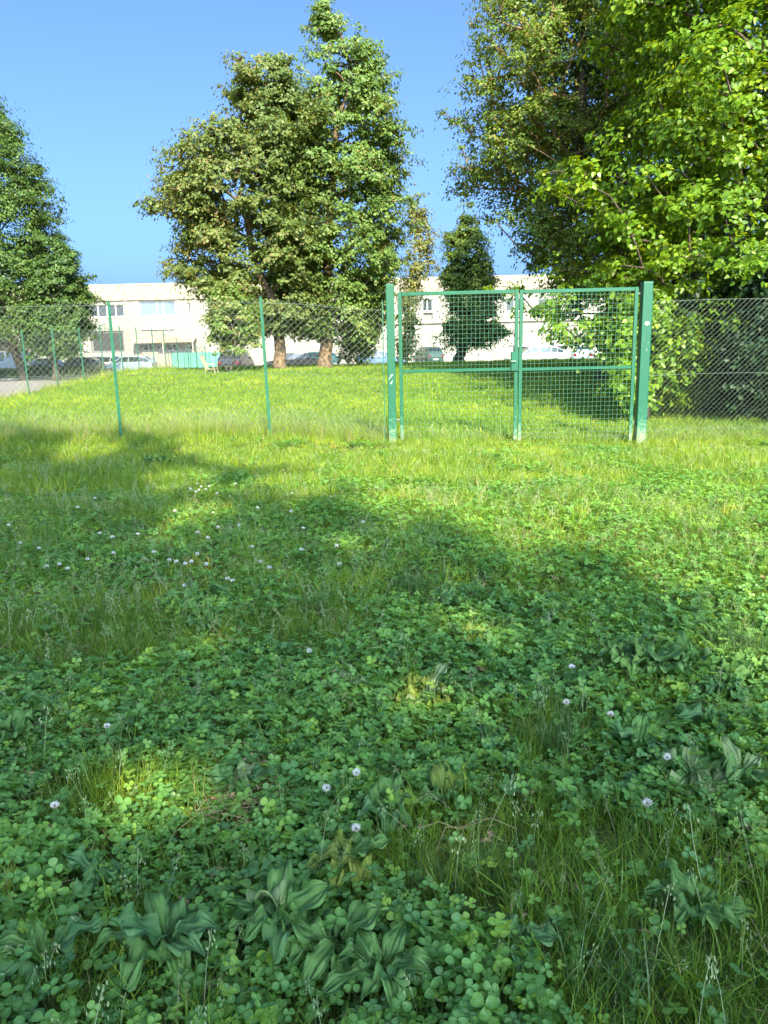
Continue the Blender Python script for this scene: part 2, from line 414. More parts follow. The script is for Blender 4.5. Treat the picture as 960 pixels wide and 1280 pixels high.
# ================================================================== trees
def crown_profile(rows, D):
    zz, cc, hw = [], [], []
    for (y, l, r) in rows:
        a = at(l, y, D); b_ = at(r, y, D); zz.append((a.z + b_.z) / 2); cc.append((a.x + b_.x) / 2); hw.append((b_.x - a.x) / 2)
    o = np.argsort(zz); return np.array(zz)[o], np.array(cc)[o], np.array(hw)[o]
def noise3(p, s, o=0.0):
    q = p / s + o
    return (np.sin(q[:, 0] * 1.9 + 1.5 * np.sin(q[:, 1] * 1.3 + q[:, 2])) + np.sin(q[:, 1] * 2.1 + 1.4 * np.sin(q[:, 2] * 1.1 + 2 * o)) + np.sin(q[:, 2] * 2.3 + 1.6 * np.sin(q[:, 0] * 1.2 - q[:, 1] * .7))) / 3
def leaves_mesh(name, P, Nn, size, tint, m, rich=False):
    """P positions (n,3), Nn normals (n,3): folded leaves with a random heading"""
    n = len(P)
    Nn = Nn / np.linalg.norm(Nn, axis=1, keepdims=True)
    rv = rng.normal(size=(n, 3)); rv[:, 2] -= .45
    T = rv - Nn * np.sum(rv * Nn, 1, keepdims=True); T /= np.linalg.norm(T, axis=1, keepdims=True)
    B = np.cross(Nn, T); s = size[:, None]
    if rich:
        fold = rng.uniform(-.05, .22, (n, 1)); drp = rng.uniform(.0, .25, (n, 1))
        pts = [P, P + s * (.30 * T + .42 * B + fold * Nn), P + s * (.72 * T + .30 * B + (fold * .7 - drp * .4) * Nn), P + s * (1.15 * T - drp * Nn),
               P + s * (.72 * T - .30 * B + (fold * .7 - drp * .4) * Nn), P + s * (.30 * T - .42 * B + fold * Nn)]
        V = np.stack(pts, 1).reshape(-1, 3); i = np.arange(n)[:, None] * 6
        F = np.concatenate([i + [0, 1, 2], i + [0, 2, 3], i + [0, 3, 4], i + [0, 4, 5]], 1).reshape(-1, 3); k = 6
    else:
        fold = rng.uniform(-.05, .25, (n, 1))
        pts = [P, P + s * (.5 * T + .40 * B + fold * Nn), P + s * 1.05 * T, P + s * (.5 * T - .40 * B + fold * Nn)]
        V = np.stack(pts, 1).reshape(-1, 3); i = np.arange(n)[:, None] * 4
        F = np.concatenate([i + [0, 1, 2], i + [0, 2, 3]], 1).reshape(-1, 3); k = 4
    return npmesh(name, V, F, np.repeat(tint, k), m)
def tree(name, label, rows, D, base, ncl, nlf, lsize, lmat, bmat, cr=.55, flat=.55, depth=.9, trunk_r=.2, thr=-.45, nscale=1.3,
         out=.42, rich=False, group=None, world_rows=False, tintf=None, edge=.16, leader=.85, twig_r=.008, droop=.25, twigvis=0.0, shrink=1.0, relief=.30, spray=.16, holes=()):
    if world_rows:
        rows = sorted(rows); zz = np.array([r[0] for r in rows]); cc = np.array([(r[1] + r[2]) / 2 for r in rows]); hw = np.array([(r[2] - r[1]) / 2 for r in rows])
    else: zz, cc, hw = crown_profile(rows, D)
    base = Vector(base)
    root = empty(name, base, label, 'tree', group)
    z0, z1 = zz[0], zz[-1]
    # cluster centres
    pts = np.zeros((0, 3))
    while len(pts) < ncl:
        n = ncl * 3
        z = rng.uniform(z0, z1, n); h = np.interp(z, zz, hw); keep = rng.uniform(0, 1, n) < (h / hw.max()) ** 1.0; z = z[keep]; h = h[keep]
        th = rng.uniform(0, 2 * PI, len(z)); u = rng.uniform(0, 1, len(z)) ** out
        lump = 1 - edge * .5 + edge * 1.2 * np.sin(th * 3 + z * 2.2 + np.sin(z * 3.7 + th * 5)) * .7
        hr = np.maximum(h * lump - cr * .40 * shrink, .15 * h)
        p = np.stack([np.interp(z, zz, cc) + hr * u * np.sign(np.cos(th)) * np.abs(np.cos(th)) ** .6, D + hr * depth * u * np.sin(th), z], 1)
        nz = noise3(p, nscale * 1.5, 1.7)
        cx_ = np.interp(p[:, 2], zz, cc); k_ = 1 - relief * np.clip(.55 - .8 * nz, 0, 1) * np.clip(u[:len(p)], 0, 1)
        p[:, 0] = cx_ + (p[:, 0] - cx_) * (1 - (1 - k_) * .45); p[:, 1] = D + (p[:, 1] - D) * k_
        p = p[noise3(p, nscale, len(name)) > thr]
        pts = np.concatenate([pts, p])
    pts = pts[:ncl]
    ns = int(ncl * spray); sel = rng.integers(0, ncl, ns); q_ = pts[sel].copy(); cxs = np.interp(q_[:, 2], zz, cc)
    dv_ = np.stack([q_[:, 0] - cxs, q_[:, 1] - D, np.full(ns, .25) + rng.normal(0, .5, ns)], 1); dv_ /= np.linalg.norm(dv_, axis=1, keepdims=True)
    q_ += dv_ * rng.uniform(.4, 1.1, (ns, 1)) * cr; pts = np.concatenate([pts, q_]); nspray = ns
    # limbs: join every cluster to the nearest node nearer the trunk
    ztr = z0 + (z1 - z0) * leader; nt = 14
    tn = []
    for i in range(nt + 1):
        f = i / nt; z = base.z + (ztr - base.z) * f
        bl = min(1, max(0, (z - base.z) / max(z0 + .35 * (z1 - z0) - base.z, .5)))
        cx = base.x * (1 - bl) + float(np.interp(z, zz, cc)) * bl
        tn.append((cx + .06 * math.sin(z * 1.7), base.y * (1 - bl) + D * bl + .06 * math.sin(z * 1.3 + 1), z))
    tn = np.array(tn)
    nodes = [tuple(p) for p in tn]; parent = [-1] + list(range(nt)); ntr = len(nodes)
    axx = np.interp(pts[:, 2], zz, cc); rad = np.hypot(pts[:, 0] - axx, pts[:, 1] - D)
    order = np.argsort(rad)
    N = np.array(nodes); NR = np.zeros(len(nodes)); allN = list(N); allR = [0.0] * len(nodes)
    for k in order:
        p = pts[k]; A = np.array(allN); dv = A - p; dd = np.linalg.norm(dv, axis=1)
        cost = dd + 1.2 * np.maximum(0, dv[:, 2] + .1) + .35 * np.array(allR)
        cost[0:2] += 50
        j = int(np.argmin(cost)); parent.append(j); allN.append(p); allR.append(rad[k])
    A = np.array(allN); n = len(A)
    wgt = np.zeros(n)
    for k in range(n - 1, ntr - 1, -1):
        wgt[k] += 1; wgt[parent[k]] += wgt[k]
    for k in range(ntr - 1, 0, -1): wgt[parent[k]] += wgt[k]
    tot = max(wgt[0], 1)
    rr = np.maximum(trunk_r * (np.maximum(wgt, .5) / tot) ** .46, twig_r)
    b = MB()
    tr = [max(trunk_r * (1 - .9 * (i / nt)) * (1.35 if i == 0 else 1.0), .015) for i in range(ntr)]
    tt = [tuple(A[i]) for i in range(ntr)]; tt[0] = (tt[0][0], tt[0][1], base.z - .15)
    # flared foot
    tt = [tt[0], (base.x, base.y, base.z + .3)] + tt[1:]; tr = [tr[0] * 1.15, trunk_r * 1.02] + tr[1:]
    b.tube(tt, tr, 9)
    b.build('trunk', bmat, root, smooth=True, world=True)
    b = MB()
    for k in range(ntr, n):
        a = Vector(A[parent[k]]); c = Vector(A[k]); r1 = min(rr[parent[k]], tr[min(parent[k] + 1, ntr)] * .7 if parent[k] < ntr else 9, rr[k] * 1.8); r2 = rr[k] * .9
        mid = (a + c) / 2 + Vector((random.uniform(-.08, .08), random.uniform(-.08, .08), random.uniform(-.02, .10))) * (c - a).length
        b.tube([a, mid, c], [r1, (r1 + r2) / 2, r2], 4, cap=False)
    b.build('limbs', M['bark_twig'] if twigvis else bmat, root, smooth=True, world=True)
    # leaves
    wts = np.ones(len(pts)); wts[-max(nspray, 1):] = .3; cl = rng.choice(len(pts), nlf, p=wts / wts.sum()); c0 = pts[cl]
    nT = 11; TW = rng.normal(size=(len(pts), nT, 3)); TW /= np.linalg.norm(TW, axis=2, keepdims=True); TW *= rng.uniform(.6, 1.25, (len(pts), nT, 1))
    g = TW[cl, rng.integers(0, nT, nlf)]; rr_ = rng.uniform(0, 1, (nlf, 1)) ** .62; g = g + rng.normal(size=(nlf, 3)) * .13 / np.maximum(rr_, .35)
    cvar = rng.uniform(.5, 1.35, len(pts)); cvar[-max(nspray, 1):] *= .5; csz = cr * cvar[cl][:, None]
    off = g * rr_ * csz; off[:, 2] *= flat
    hd = np.hypot(off[:, 0], off[:, 1]); off[:, 2] -= droop * hd * hd / np.maximum(csz[:, 0], .1)
    P = c0 + off
    ctr = np.stack([np.interp(P[:, 2], zz, cc), np.full(nlf, D), P[:, 2]], 1)
    outv = P - ctr; outv /= np.maximum(np.linalg.norm(outv, axis=1, keepdims=True), .1)
    Nn = .9 * off / csz + .55 * outv + rng.normal(size=(nlf, 3)) * .38; Nn[:, 2] += .75
    sz = lsize * rng.uniform(.6, 1.25, nlf)
    tint = .5 + .16 * rng.normal(size=nlf) + (rng.normal(size=len(pts)) * .10)[cl]
    if tintf is not None: tint = tint + tintf(P)
    P[:, 2] = np.maximum(P[:, 2], gz(P[:, 0], P[:, 1]) + .04)
    for (g0, rad_) in holes:
        w_ = P - np.array(g0); S_ = np.array(to_sun); d_ = np.linalg.norm(w_ - np.outer(w_ @ S_, S_), axis=1); kp = d_ > rad_
        P, Nn, sz, tint = P[kp], Nn[kp], sz[kp], tint[kp]
    me = leaves_mesh('crown', P, Nn, sz, np.clip(tint, 0, 1), lmat, rich)
    link('crown', me, root, world=True, kind='stuff')
    return root

L = {}
G_ = lambda name, st, **k: leafmat(name, st, **k)
L['hornbeam'] = G_('olive_leaf', [(0, (0.039, 0.088, 0.022)), (.45, (0.103, 0.186, 0.041)), (.75, (0.173, 0.266, 0.061)), (.95, (0.243, 0.220, 0.085))])
L['hornbeam_red'] = G_('russet_leaf', [(0, (0.039, 0.076, 0.020)), (.45, (0.102, 0.159, 0.038)), (.75, (0.168, 0.207, 0.058)), (.95, (0.230, 0.168, 0.078))])
L['dark'] = G_('deep_green_leaf', [(0, (0.025, 0.059, 0.017)), (.5, (0.059, 0.119, 0.025)), (1, (0.119, 0.196, 0.042))])
L['lime'] = G_('lime_leaf', [(0, (0.047, 0.110, 0.009)), (.45, (0.113, 0.226, 0.013)), (.8, (0.213, 0.336, 0.021)), (1, (0.319, 0.401, 0.043))], transl=.42, rough=.38, spec=.45)
L['fine'] = G_('small_green_leaf', [(0, (0.051, 0.097, 0.017)), (.5, (0.105, 0.185, 0.028)), (.85, (0.187, 0.259, 0.042)), (1, (0.272, 0.218, 0.070))])
L['shade_tree'] = G_('thin_green_leaf', [(0, (.09, .17, .03)), (1, (.17, .27, .05))], transl=.5)
L['shade_dark'] = G_('shade_dark_leaf', [(0, (.010, .028, .012)), (.6, (.026, .062, .024)), (1, (.05, .10, .03))], transl=.2)  # very dark leaf: shade under overhanging crowns put into the colour
L['pale'] = G_('pale_leaf', [(0, (0.108, 0.156, 0.048)), (.6, (0.204, 0.240, 0.084)), (1, (0.336, 0.312, 0.144))])

def base(px, py, D):
    p = at(px, py, D); return Vector((p.x, D, gzf(p.x, D)))
GT = 'trees of the meadow and the car park'
# the pair in the middle
rowsA = [(-3,396,409),(20,390,418),(43,386,470),(64,384,486),(107,372,507),(135,335,508),(171,315,527),(205,310,528),(240,305,520),(300,305,522),(340,310,512),(380,320,500),(405,340,490),(422,372,480)]
tree('broadleaf_tree', 'tallest of the middle trees, its leader rising above the crown, with a forked pale trunk', rowsA, 34, base(405, 457, 34), 760, 100000, .13, L['hornbeam'], M['bark'],
     cr=.74, flat=.42, trunk_r=.30, thr=-.50, nscale=.8, out=.38, spray=.34, group=GT, edge=.14, leader=.97)
redt = lambda P: .10 * np.clip((-5.0 - P[:, 0]) / 4, -.9, .8)
rowsB = [(68,285,306),(78,284,366),(95,278,384),(112,272,405),(150,268,420),(166,222,425),(175,192,430),(222,180,430),(255,160,430),(275,192,430),(310,200,430),(333,184,430),(346,208,425),(363,240,420),(392,290,415),(412,318,395)]
tree('broadleaf_tree', 'wide spreading tree with reddish leaves on its left side, beside the tallest one', rowsB, 32.5, base(349, 459, 32.5), 800, 105000, .13, L['hornbeam_red'], M['bark'],
     cr=.74, flat=.42, trunk_r=.26, thr=-.50, nscale=.8, out=.38, spray=.34, group=GT, tintf=redt, edge=.18)
rowsC = [(362,268,305),(378,248,325),(405,243,335),(425,258,335),(440,278,330)]
tree('small_tree', 'small round tree on a thin stem beneath the left side of the spreading tree', rowsC, 30, base(284, 458, 30), 130, 12000, .10, L['hornbeam'], M['bark_dark'],
     cr=.36, flat=.6, trunk_r=.05, thr=-.6, nscale=.8, out=.45, group=GT, edge=.16, tintf=lambda P: .16)
rowsD = [(250,500,536),(290,500,553),(335,496,550),(370,492,532),(400,492,528),(450,490,524)]
tree('small_tree', 'thin feathery pale tree just left of the gate', rowsD, 37, base(508, 456, 37), 120, 7500, .12, L['pale'], M['bark_twig'],
     cr=.5, flat=.9, trunk_r=.06, thr=-.7, nscale=1.0, out=.6, group=GT, edge=.25, twigvis=1)
rowsD2 = [(352,425,490),(380,415,492),(410,420,484),(440,418,478),(452,425,475)]
tree('shrub', 'dark leafy shrub growing against the right trunk of the middle pair', rowsD2, 35.5, base(450, 456, 35.5), 120, 12000, .10, L['fine'], M['bark_dark'],
     cr=.45, flat=.7, trunk_r=.05, thr=-.7, nscale=1.0, out=.5, group=GT, edge=.15)
# conical dark tree behind the gate
rowsF = [(262,577,586),(275,568,596),(300,553,612),(322,547,620),(350,546,630),(372,549,634),(396,544,636),(414,540,648),(429,556,618)]
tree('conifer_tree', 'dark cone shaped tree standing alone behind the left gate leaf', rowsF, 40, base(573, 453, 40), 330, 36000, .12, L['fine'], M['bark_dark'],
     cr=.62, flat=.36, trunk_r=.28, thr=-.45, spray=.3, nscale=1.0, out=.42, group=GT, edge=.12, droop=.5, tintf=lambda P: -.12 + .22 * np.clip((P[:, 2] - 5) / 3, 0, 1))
# left edge trees
rowsE = [(95,-120,-20),(122,-118,6),(140,-120,26),(160,-125,44),(190,-130,58),(225,-135,74),(255,-135,82),(285,-130,92),(300,-130,90),(320,-125,90),(345,-120,100),(380,-115,106),(410,-110,104),(440,-105,90)]
tree('broadleaf_tree', 'big dark tree cut by the left edge of the picture, beyond the car park', rowsE, 52, base(30, 470, 52), 900, 120000, .165, L['dark'], M['bark_dark'],
     cr=1.1, flat=.5, trunk_r=.3, thr=-.75, nscale=1.6, out=.38, group=GT, edge=.1, tintf=lambda P: .12)
rowsE2 = [(300,40,86),(325,30,104),(350,25,116),(380,20,126),(405,20,128),(428,25,120),(446,30,104)]
tree('broadleaf_tree', 'lower dark tree at the right foot of the big tree on the left', rowsE2, 50, base(70, 472, 50), 280, 34000, .16, L['dark'], M['bark_dark'],
     cr=.7, flat=.5, trunk_r=.22, thr=-.6, nscale=1.2, out=.42, group=GT, edge=.12)
# right mass
rowsG = [(-190,660,860),(-90,612,890),(-30,592,900),(0,582,900),(60,560,900),(110,543,900),(160,550,900),(185,536,900),(215,545,900),(235,556,900),(255,578,900),(280,600,900),(310,622,900),(345,648,900),(372,690,880)]
tree('broadleaf_tree', 'tall fine leaved tree with brown twigs showing, left of the lime green one', rowsG, 23, base(760, 470, 23), 1300, 140000, .085, L['fine'], M['bark_dark'],
     cr=.55, flat=.6, trunk_r=.32, thr=-.62, nscale=.9, out=.5, group=GT, edge=.1, twigvis=1, twig_r=.012, tintf=lambda P: .08)
rowsH = [(-330,800,1250),(-200,735,1300),(-60,695,1350),(0,692,1360),(60,700,1360),(120,690,1360),(180,678,1360),(220,664,1360),(260,652,1350),(300,634,1340),(340,622,1330),(380,626,1310),(405,645,1290),(430,706,1250),(452,745,1200)]
tree('broadleaf_tree', 'huge lime green tree with big glossy leaves filling the right side', rowsH, 17.3, base(985, 500, 17.3), 1500, 170000, .10, L['lime'], M['bark_dark'],
     cr=.62, flat=.5, trunk_r=.34, thr=-.52, nscale=.8, out=.5, relief=.42, rich=True, group=GT, edge=.12, depth=.72, tintf=lambda P: .0)
rowsN = [(-180,700,1100),(-60,660,1150),(0,630,1150),(80,615,1150),(160,610,1150),(230,618,1150),(280,640,1150),(330,668,1150),(380,690,1150),(425,715,1100)]  # added crown: fills sky gaps with dark, as shaded depth of both trees
tree('broadleaf_tree', 'added dark leaf mass filling the gaps behind the two big trees on the right', rowsN, 27.5, base(850, 460, 27.5), 620, 62000, .20, L['shade_dark'], M['bark_dark'],
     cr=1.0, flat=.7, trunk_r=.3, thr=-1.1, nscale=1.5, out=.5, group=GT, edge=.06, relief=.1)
rowsJ = [(360,775,905),(400,756,890),(440,748,868),(470,745,880),(500,752,868)]
tree('shrub', 'lime green leafy suckers hanging to the grass behind the right gate post', rowsJ, 15.2, base(810, 500, 15.2), 150, 11000, .095, L['lime'], M['bark_dark'],
     cr=.30, flat=.8, trunk_r=.04, thr=-.35, nscale=.5, out=.6, rich=True, group=GT, edge=.25)
rowsI = [(320,850,1150),(380,835,1180),(430,850,1190),(470,862,1190),(515,870,1190)]  # thicket: shade of the lime tree's overhang is carried by its leaf colour
tree('shrub', 'dark thicket in deep shade behind the fence at the right edge', rowsI, 15.2, base(985, 510, 15.2), 480, 34000, .10, L['shade_dark'], M['bark_dark'],
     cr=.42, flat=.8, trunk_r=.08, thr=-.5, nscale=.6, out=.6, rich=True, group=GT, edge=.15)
# the tree behind the photographer that shades the foreground
rowsK = []
for (px_, py_) in ((-40,520),(0,532),(70,545),(88,562),(170,578),(235,592),(262,572),(290,561),(322,568),(334,590),(350,602),(400,596),(462,610),(480,630),(468,646),(510,656),(560,664),(600,686),(680,698),(740,712),(800,755),(860,785),(960,825),(1100,930)):
    g_ = on_ground(px_, py_); k_ = g_.y + 14
    rowsK.append((k_ * math.tan(SUN_EL) / math.cos(SUN_AZ) + g_.z, -12.0, g_.x + .22 + .25 * (px_ > 700) + k_ * math.tan(SUN_AZ)))
rowsK.append((max(r_[0] for r_ in rowsK) + .6, -11.0, min(r_[2] for r_ in rowsK) - 1)); rowsK.append((8.5, -11.0, 6.5))
tree('broadleaf_tree', 'broad tree behind the photographer whose shade lies on the clover', rowsK, -14, (-2.2, -14, 0), 2500, 165000, .215, L['shade_tree'], M['bark'],
     cr=.42, flat=.8, trunk_r=.4, thr=-1.1, nscale=1.6, out=.5, group=GT, world_rows=True, depth=.16, edge=.02, relief=.05, spray=.03, holes=[(tuple(on_ground(a_, b_)), c_) for a_, b_, c_ in ((225, 602, .5), (372, 608, .55), (110, 566, .5), (235, 1000, .20), (535, 885, .22), (560, 1025, .16), (240, 645, .34), (165, 690, .18), (430, 688, .22), (890, 1010, .15), (210, 672, .18), (590, 800, .2), (400, 880, .15))])

# low hedge at the car park
def hedge(name, label, x0, x1, y, zt, n, m):
    P = np.stack([rng.uniform(x0, x1, n), y + rng.uniform(-.4, .4, n), rng.uniform(.05, 1, n) ** .6 * zt], 1)
    P[:, 2] += .08 * np.sin(P[:, 0] * 2)
    Nn = rng.normal(size=(n, 3)) * .6; Nn[:, 2] += .7; Nn[:, 1] -= .5
    o = link(name, leaves_mesh(name, P, Nn, rng.uniform(.08, .16, n), np.clip(rng.normal(.45, .18, n), 0, 1), m))
    return tag(o, label, 'hedge')
hedge('hedge', 'low dark hedge between the asphalt and the parked cars on the left', -34, -19.4, 54.4, .85, 9000, L['dark'])

# ================================================================== building
BY = 84.0
def fx(px, py=400): return at(px, py, BY).x
def fz(px, py): return at(px, py, BY).z
bx0, bx1 = -75.0, fx(790)
roof = fz(180, 355.5)
bd = empty('industrial_building', ((bx0 + bx1) / 2, BY, 0), 'long cream two storey workshop building with a pebbled parapet behind the trees', 'building')
wins = []   # (x0,x1,z0,z1,kind)
def rect(pxa, pya, pxb, pyb, kind): wins.append((fx(pxa, pya), fx(pxb, pya), fz((pxa+pxb)/2, pyb), fz((pxa+pxb)/2, pya), kind))
rect(60, 381, 82, 396.5, 'strip'); rect(86, 381, 108, 396.5, 'strip'); rect(110, 381, 154.5, 396.5, 'strip')
rect(173, 376.5, 218.5, 395, 'big'); rect(234, 379, 238, 394.5, 'slot')
rect(112, 414, 154.5, 441, 'garage')
rect(177, 429, 192, 438.5, 'shop'); rect(194.5, 429, 205, 437, 'shop'); rect(207, 429.5, 222, 438.5, 'shop'); rect(231, 431, 241, 437.5, 'shop')
rect(290, 378, 330, 394, 'strip'); rect(440, 376, 470, 392, 'strip')
rect(527.5, 374, 541, 389.5, 'pair'); rect(529, 391.3, 541, 399, 'shutter')
rect(549.5, 435.5, 554.5, 441.5, 'slot'); rect(560, 374, 578, 389, 'pair'); rect(590, 374, 612, 389, 'strip'); rect(632, 374, 655, 389, 'strip'); rect(672, 374, 700, 389, 'strip'); rect(604, 412, 622, 425, 'pair')
rect(-40, 381, 20, 396.5, 'strip'); rect(-30, 420, 20, 441, 'garage')
zpar = fz(180, 377.0) + .12
xsb = sorted({bx0, bx1, *[w[0] for w in wins], *[w[1] for w in wins]}); zsb = sorted({0.0, zpar, *[w[2] for w in wins], *[w[3] for w in wins]})
zsb = [z for z in zsb if z <= zpar]
b = MB()
for i in range(len(xsb) - 1):
    for j in range(len(zsb) - 1):
        cx, cz = (xsb[i] + xsb[i+1]) / 2, (zsb[j] + zsb[j+1]) / 2
        if any(w[0] < cx < w[1] and w[2] < cz < w[3] for w in wins): continue
        b.face([(xsb[i], BY, zsb[j]), (xsb[i+1], BY, zsb[j]), (xsb[i+1], BY, zsb[j+1]), (xsb[i], BY, zsb[j+1])])
for w in wins:
    x0, x1, z0, z1, _ = w; d = BY + .35
    b.face([(x0,BY,z0),(x0,d,z0),(x0,d,z1),(x0,BY,z1)]); b.face([(x1,BY,z0),(x1,BY,z1),(x1,d,z1),(x1,d,z0)])
    b.face([(x0,BY,z0),(x1,BY,z0),(x1,d,z0),(x0,d,z0)]); b.face([(x0,BY,z1),(x0,d,z1),(x1,d,z1),(x1,BY,z1)])
b.face([(bx1, BY, 0), (bx1, BY + 25, 0), (bx1, BY + 25, zpar), (bx1, BY, zpar)]); b.face([(bx0, BY, 0), (bx0, BY, zpar), (bx0, BY + 25, zpar), (bx0, BY + 25, 0)])
b.face([(bx0, BY + 25, 0), (bx0, BY + 25, zpar), (bx1, BY + 25, zpar), (bx1, BY + 25, 0)])
b.build('wall', M['plaster'], bd, world=True)
b = MB().box((bx0 + .3, BY + .3, roof - .5), (bx1 - .3, BY + 24.7, roof - .3)); b.build('roof', M['kerb'], bd, world=True)
# parapet panels
pw = fx(218) - fx(154); x = fx(218) - pw * 40
while x < bx1:
    a, c = max(x, bx0), min(x + pw, bx1)
    if c - a > .3 and c > bx0:
        o = MB().box((a + .025, BY - .16, zpar + .012), (c - .025, BY + .10, roof)).build('parapet_panel', M['panel'], bd, world=True); bevel(o, .02)
    x += pw
MB().box((bx0, BY - .10, zpar + .03), (bx1, BY + .3, roof - .05)).build('parapet_core', M['stone'], bd, world=True)
MB().box((bx0, BY - .20, roof + .002), (bx1, BY + .2, roof + .07)).build('coping', M['ledge'], bd, world=True)
for (x0, x1, z0, z1, kind) in wins:
    nm = 'garage_door' if kind == 'garage' else 'window'
    d = BY + .22
    fr = MB(); t = .10 if kind != 'garage' else .22
    fr.box((x0, d - .05, z0), (x0 + t, d + .05, z1)); fr.box((x1 - t, d - .05, z0), (x1, d + .05, z1))
    fr.box((x0 + t, d - .05, z1 - t), (x1 - t, d + .05, z1)); fr.box((x0 + t, d - .05, z0), (x1 - t, d + .05, z0 + t))
    nmul = {'strip': max(1, round((x1 - x0) / 1.0)), 'big': 3, 'pair': 2, 'shop': 2, 'slot': 1, 'garage': 1, 'shutter': 1}[kind]
    if kind == 'big': ms = [x0 + (x1 - x0) * .49, x0 + (x1 - x0) * .66]
    else: ms = [x0 + (x1 - x0) * k / nmul for k in range(1, nmul)]
    for mx_ in ms: fr.box((mx_ - .06, d - .045, z0 + t), (mx_ + .06, d + .045, z1 - t))
    wo = fr.build(nm, M['white'] if kind not in ('garage', 'shutter') else M['shutter'], bd, world=True)
    es = [x0 + t] + ms + [x1 - t]
    for k in range(len(es) - 1):
        pm = M['glass_sky'] if kind == 'big' else M['dark'] if kind == 'garage' else M['shutter'] if kind == 'shutter' else M['glass']
        o = MB().box((es[k], d + .01, z0 + t), (es[k+1], d + .03, z1 - t)).build('pane' if kind not in ('garage', 'shutter') else 'door_panel', pm, wo)
    if kind in ('strip', 'big', 'pair'):
        MB().box((x0 - .08, BY - .06, z0 - .09), (x1 + .08, BY + .05, z0 - .003)).build('sill', M['ledge'], wo)
for px_ in (158, 245, 330, 440, 500, 618, 700):
    MB().tube([(fx(px_), BY - .09, .0), (fx(px_), BY - .09, zpar - .02)], .06, 8).build('downpipe', M['kerb'], bd, world=True)
# storey ledge on the right part
zl = fz(570, 402)
MB().box((fx(495), BY - .35, zl - .12), (bx1 + .1, BY - .003, zl + .15)).build('ledge', M['ledge'], bd, world=True)
# stone base courses of the right part, each block its own piece
# rendered facing under the ledge
bx_ = fx(500)
while bx_ < bx1 - .5:
    wb = min(3.6, bx1 - bx_)
    o = MB().box((bx_ + .012, BY - .07, 3.1), (bx_ + wb - .012, BY - .004, zl - .16)).build('facing_panel', M['stone'], bd, world=True)
    bx_ += wb
# sign board and letters
sx0, sx1 = fx(176.5), fx(217.5); sz0, sz1 = fz(197, 411.5), fz(197, 405)
sg = empty('shop_sign', ((sx0 + sx1) / 2, BY - .1, sz0), 'pale wall sign with two words in dark letters over a thin bar', 'sign')
MB().box((-(sx1-sx0)/2, .02, 0), ((sx1-sx0)/2, .09, sz1 - sz0 + .1)).build('board', M['white'], sg)
MB().box((-(sx1-sx0)/2 - .05, -.06, -.06), ((sx1-sx0)/2 + .05, .09, -.003)).build('bar', M['board'], sg)
def text_mesh(name, txt, size, xw, parent, loc, m, shear=0.0):
    cu = bpy.data.curves.new(name, 'FONT'); cu.body = txt; cu.size = size; cu.extrude = .01; cu.align_x = 'LEFT'; cu.shear = shear
    tmp = bpy.data.objects.new('t', cu); me = bpy.data.meshes.new_from_object(tmp); bpy.data.objects.remove(tmp)
    v = np.zeros(len(me.vertices) * 3, np.float32); me.vertices.foreach_get('co', v); v = v.reshape(-1, 3)
    s = xw / max(v[:, 0].max(), .01); v[:, 0] *= s; me.vertices.foreach_set('co', v.ravel())
    me.materials.append(m); o = link(name, me, parent); o.location = loc; o.rotation_euler = (R(90), 0, 0); return o
W_ = sx1 - sx0
text_mesh('lettering', 'Renault', .52, W_ * .41, sg, (-W_/2 + .05, .01, .10), M['letters'], .2)
text_mesh('lettering', 'Service', .52, W_ * .38, sg, (W_ * .05, .01, .10), M['letters'], .2)
# terracotta awning: slats on a frame
aw = empty('awning', (fx(206), BY - .5, 0), 'brown awning roof above the shop windows of the workshop', 'awning')
ax0, ax1 = fx(166.5), fx(245); az0, az1 = fz(206, 428), fz(206, 421)
n = 12
for i in range(n):
    a = ax0 + (ax1 - ax0) * i / n; c = ax0 + (ax1 - ax0) * (i + 1) / n - .02
    p = [(a, BY - .05, az1), (c, BY - .05, az1), (c, BY - 1.5, az0 + .12), (a, BY - 1.5, az0 + .12)]
    b = MB(); b.face(p); b.face([(q[0], q[1], q[2] - .06) for q in p][::-1])
    b.face([p[3], p[2], (c, BY - 1.5, az0 - .05), (a, BY - 1.5, az0 - .05)])
    b.build('cloth_panel', M['awning'], aw, world=True)
for xx in (ax0 + .1, ax1 - .2, (ax0 + ax1) / 2):
    MB().box((xx - .05, BY - 1.48, 0), (xx + .05, BY - 1.40, az0 + .1)).build('post', M['ledge'], aw, world=True)
# forecourt wall with notice board and screened fence
Yf = 72
def q(px, py, Y=Yf): return at(px, py, Y)
fw_ = empty('forecourt_wall', (q(187, 455).x, Yf, 0), 'low cream wall with a grey notice board, right of the blue hatchback', 'wall')
MB().box((q(177, 440).x, Yf, 0), (q(198, 440).x, Yf + .25, q(187, 440).z)).build('wall_block', M['plaster'], fw_, world=True)
MB().box((q(183, 440).x, Yf - .05, q(187, 455).z), (q(195.5, 440).x, Yf - .003, q(187, 445).z)).build('board', M['board'], fw_, world=True)
MB().box((q(198, 440).x + .02, Yf, 0), (q(210, 440).x, Yf + .2, q(187, 443).z)).build('pillar', M['stone'], fw_, world=True)
gf = empty('screened_fence', (q(245, 455).x, Yf, 0), 'fence covered with green shade cloth beside the notice board wall', 'fence')
xg0, xg1 = q(213, 440).x, q(284, 440).x; nn = 9
for i in range(nn):
    a = xg0 + (xg1 - xg0) * i / nn; c = xg0 + (xg1 - xg0) * (i + 1) / nn
    o = MB().box((a + .03, Yf + .3, .1), (c - .03, Yf + .33, q(245, 440.5).z)).build('cloth_panel', M['screen_green'], gf, world=True)
    MB().box((a - .025, Yf + .29, 0), (a + .025, Yf + .36, q(245, 440).z + .1)).build('post', M['post_paint'], gf, world=True)
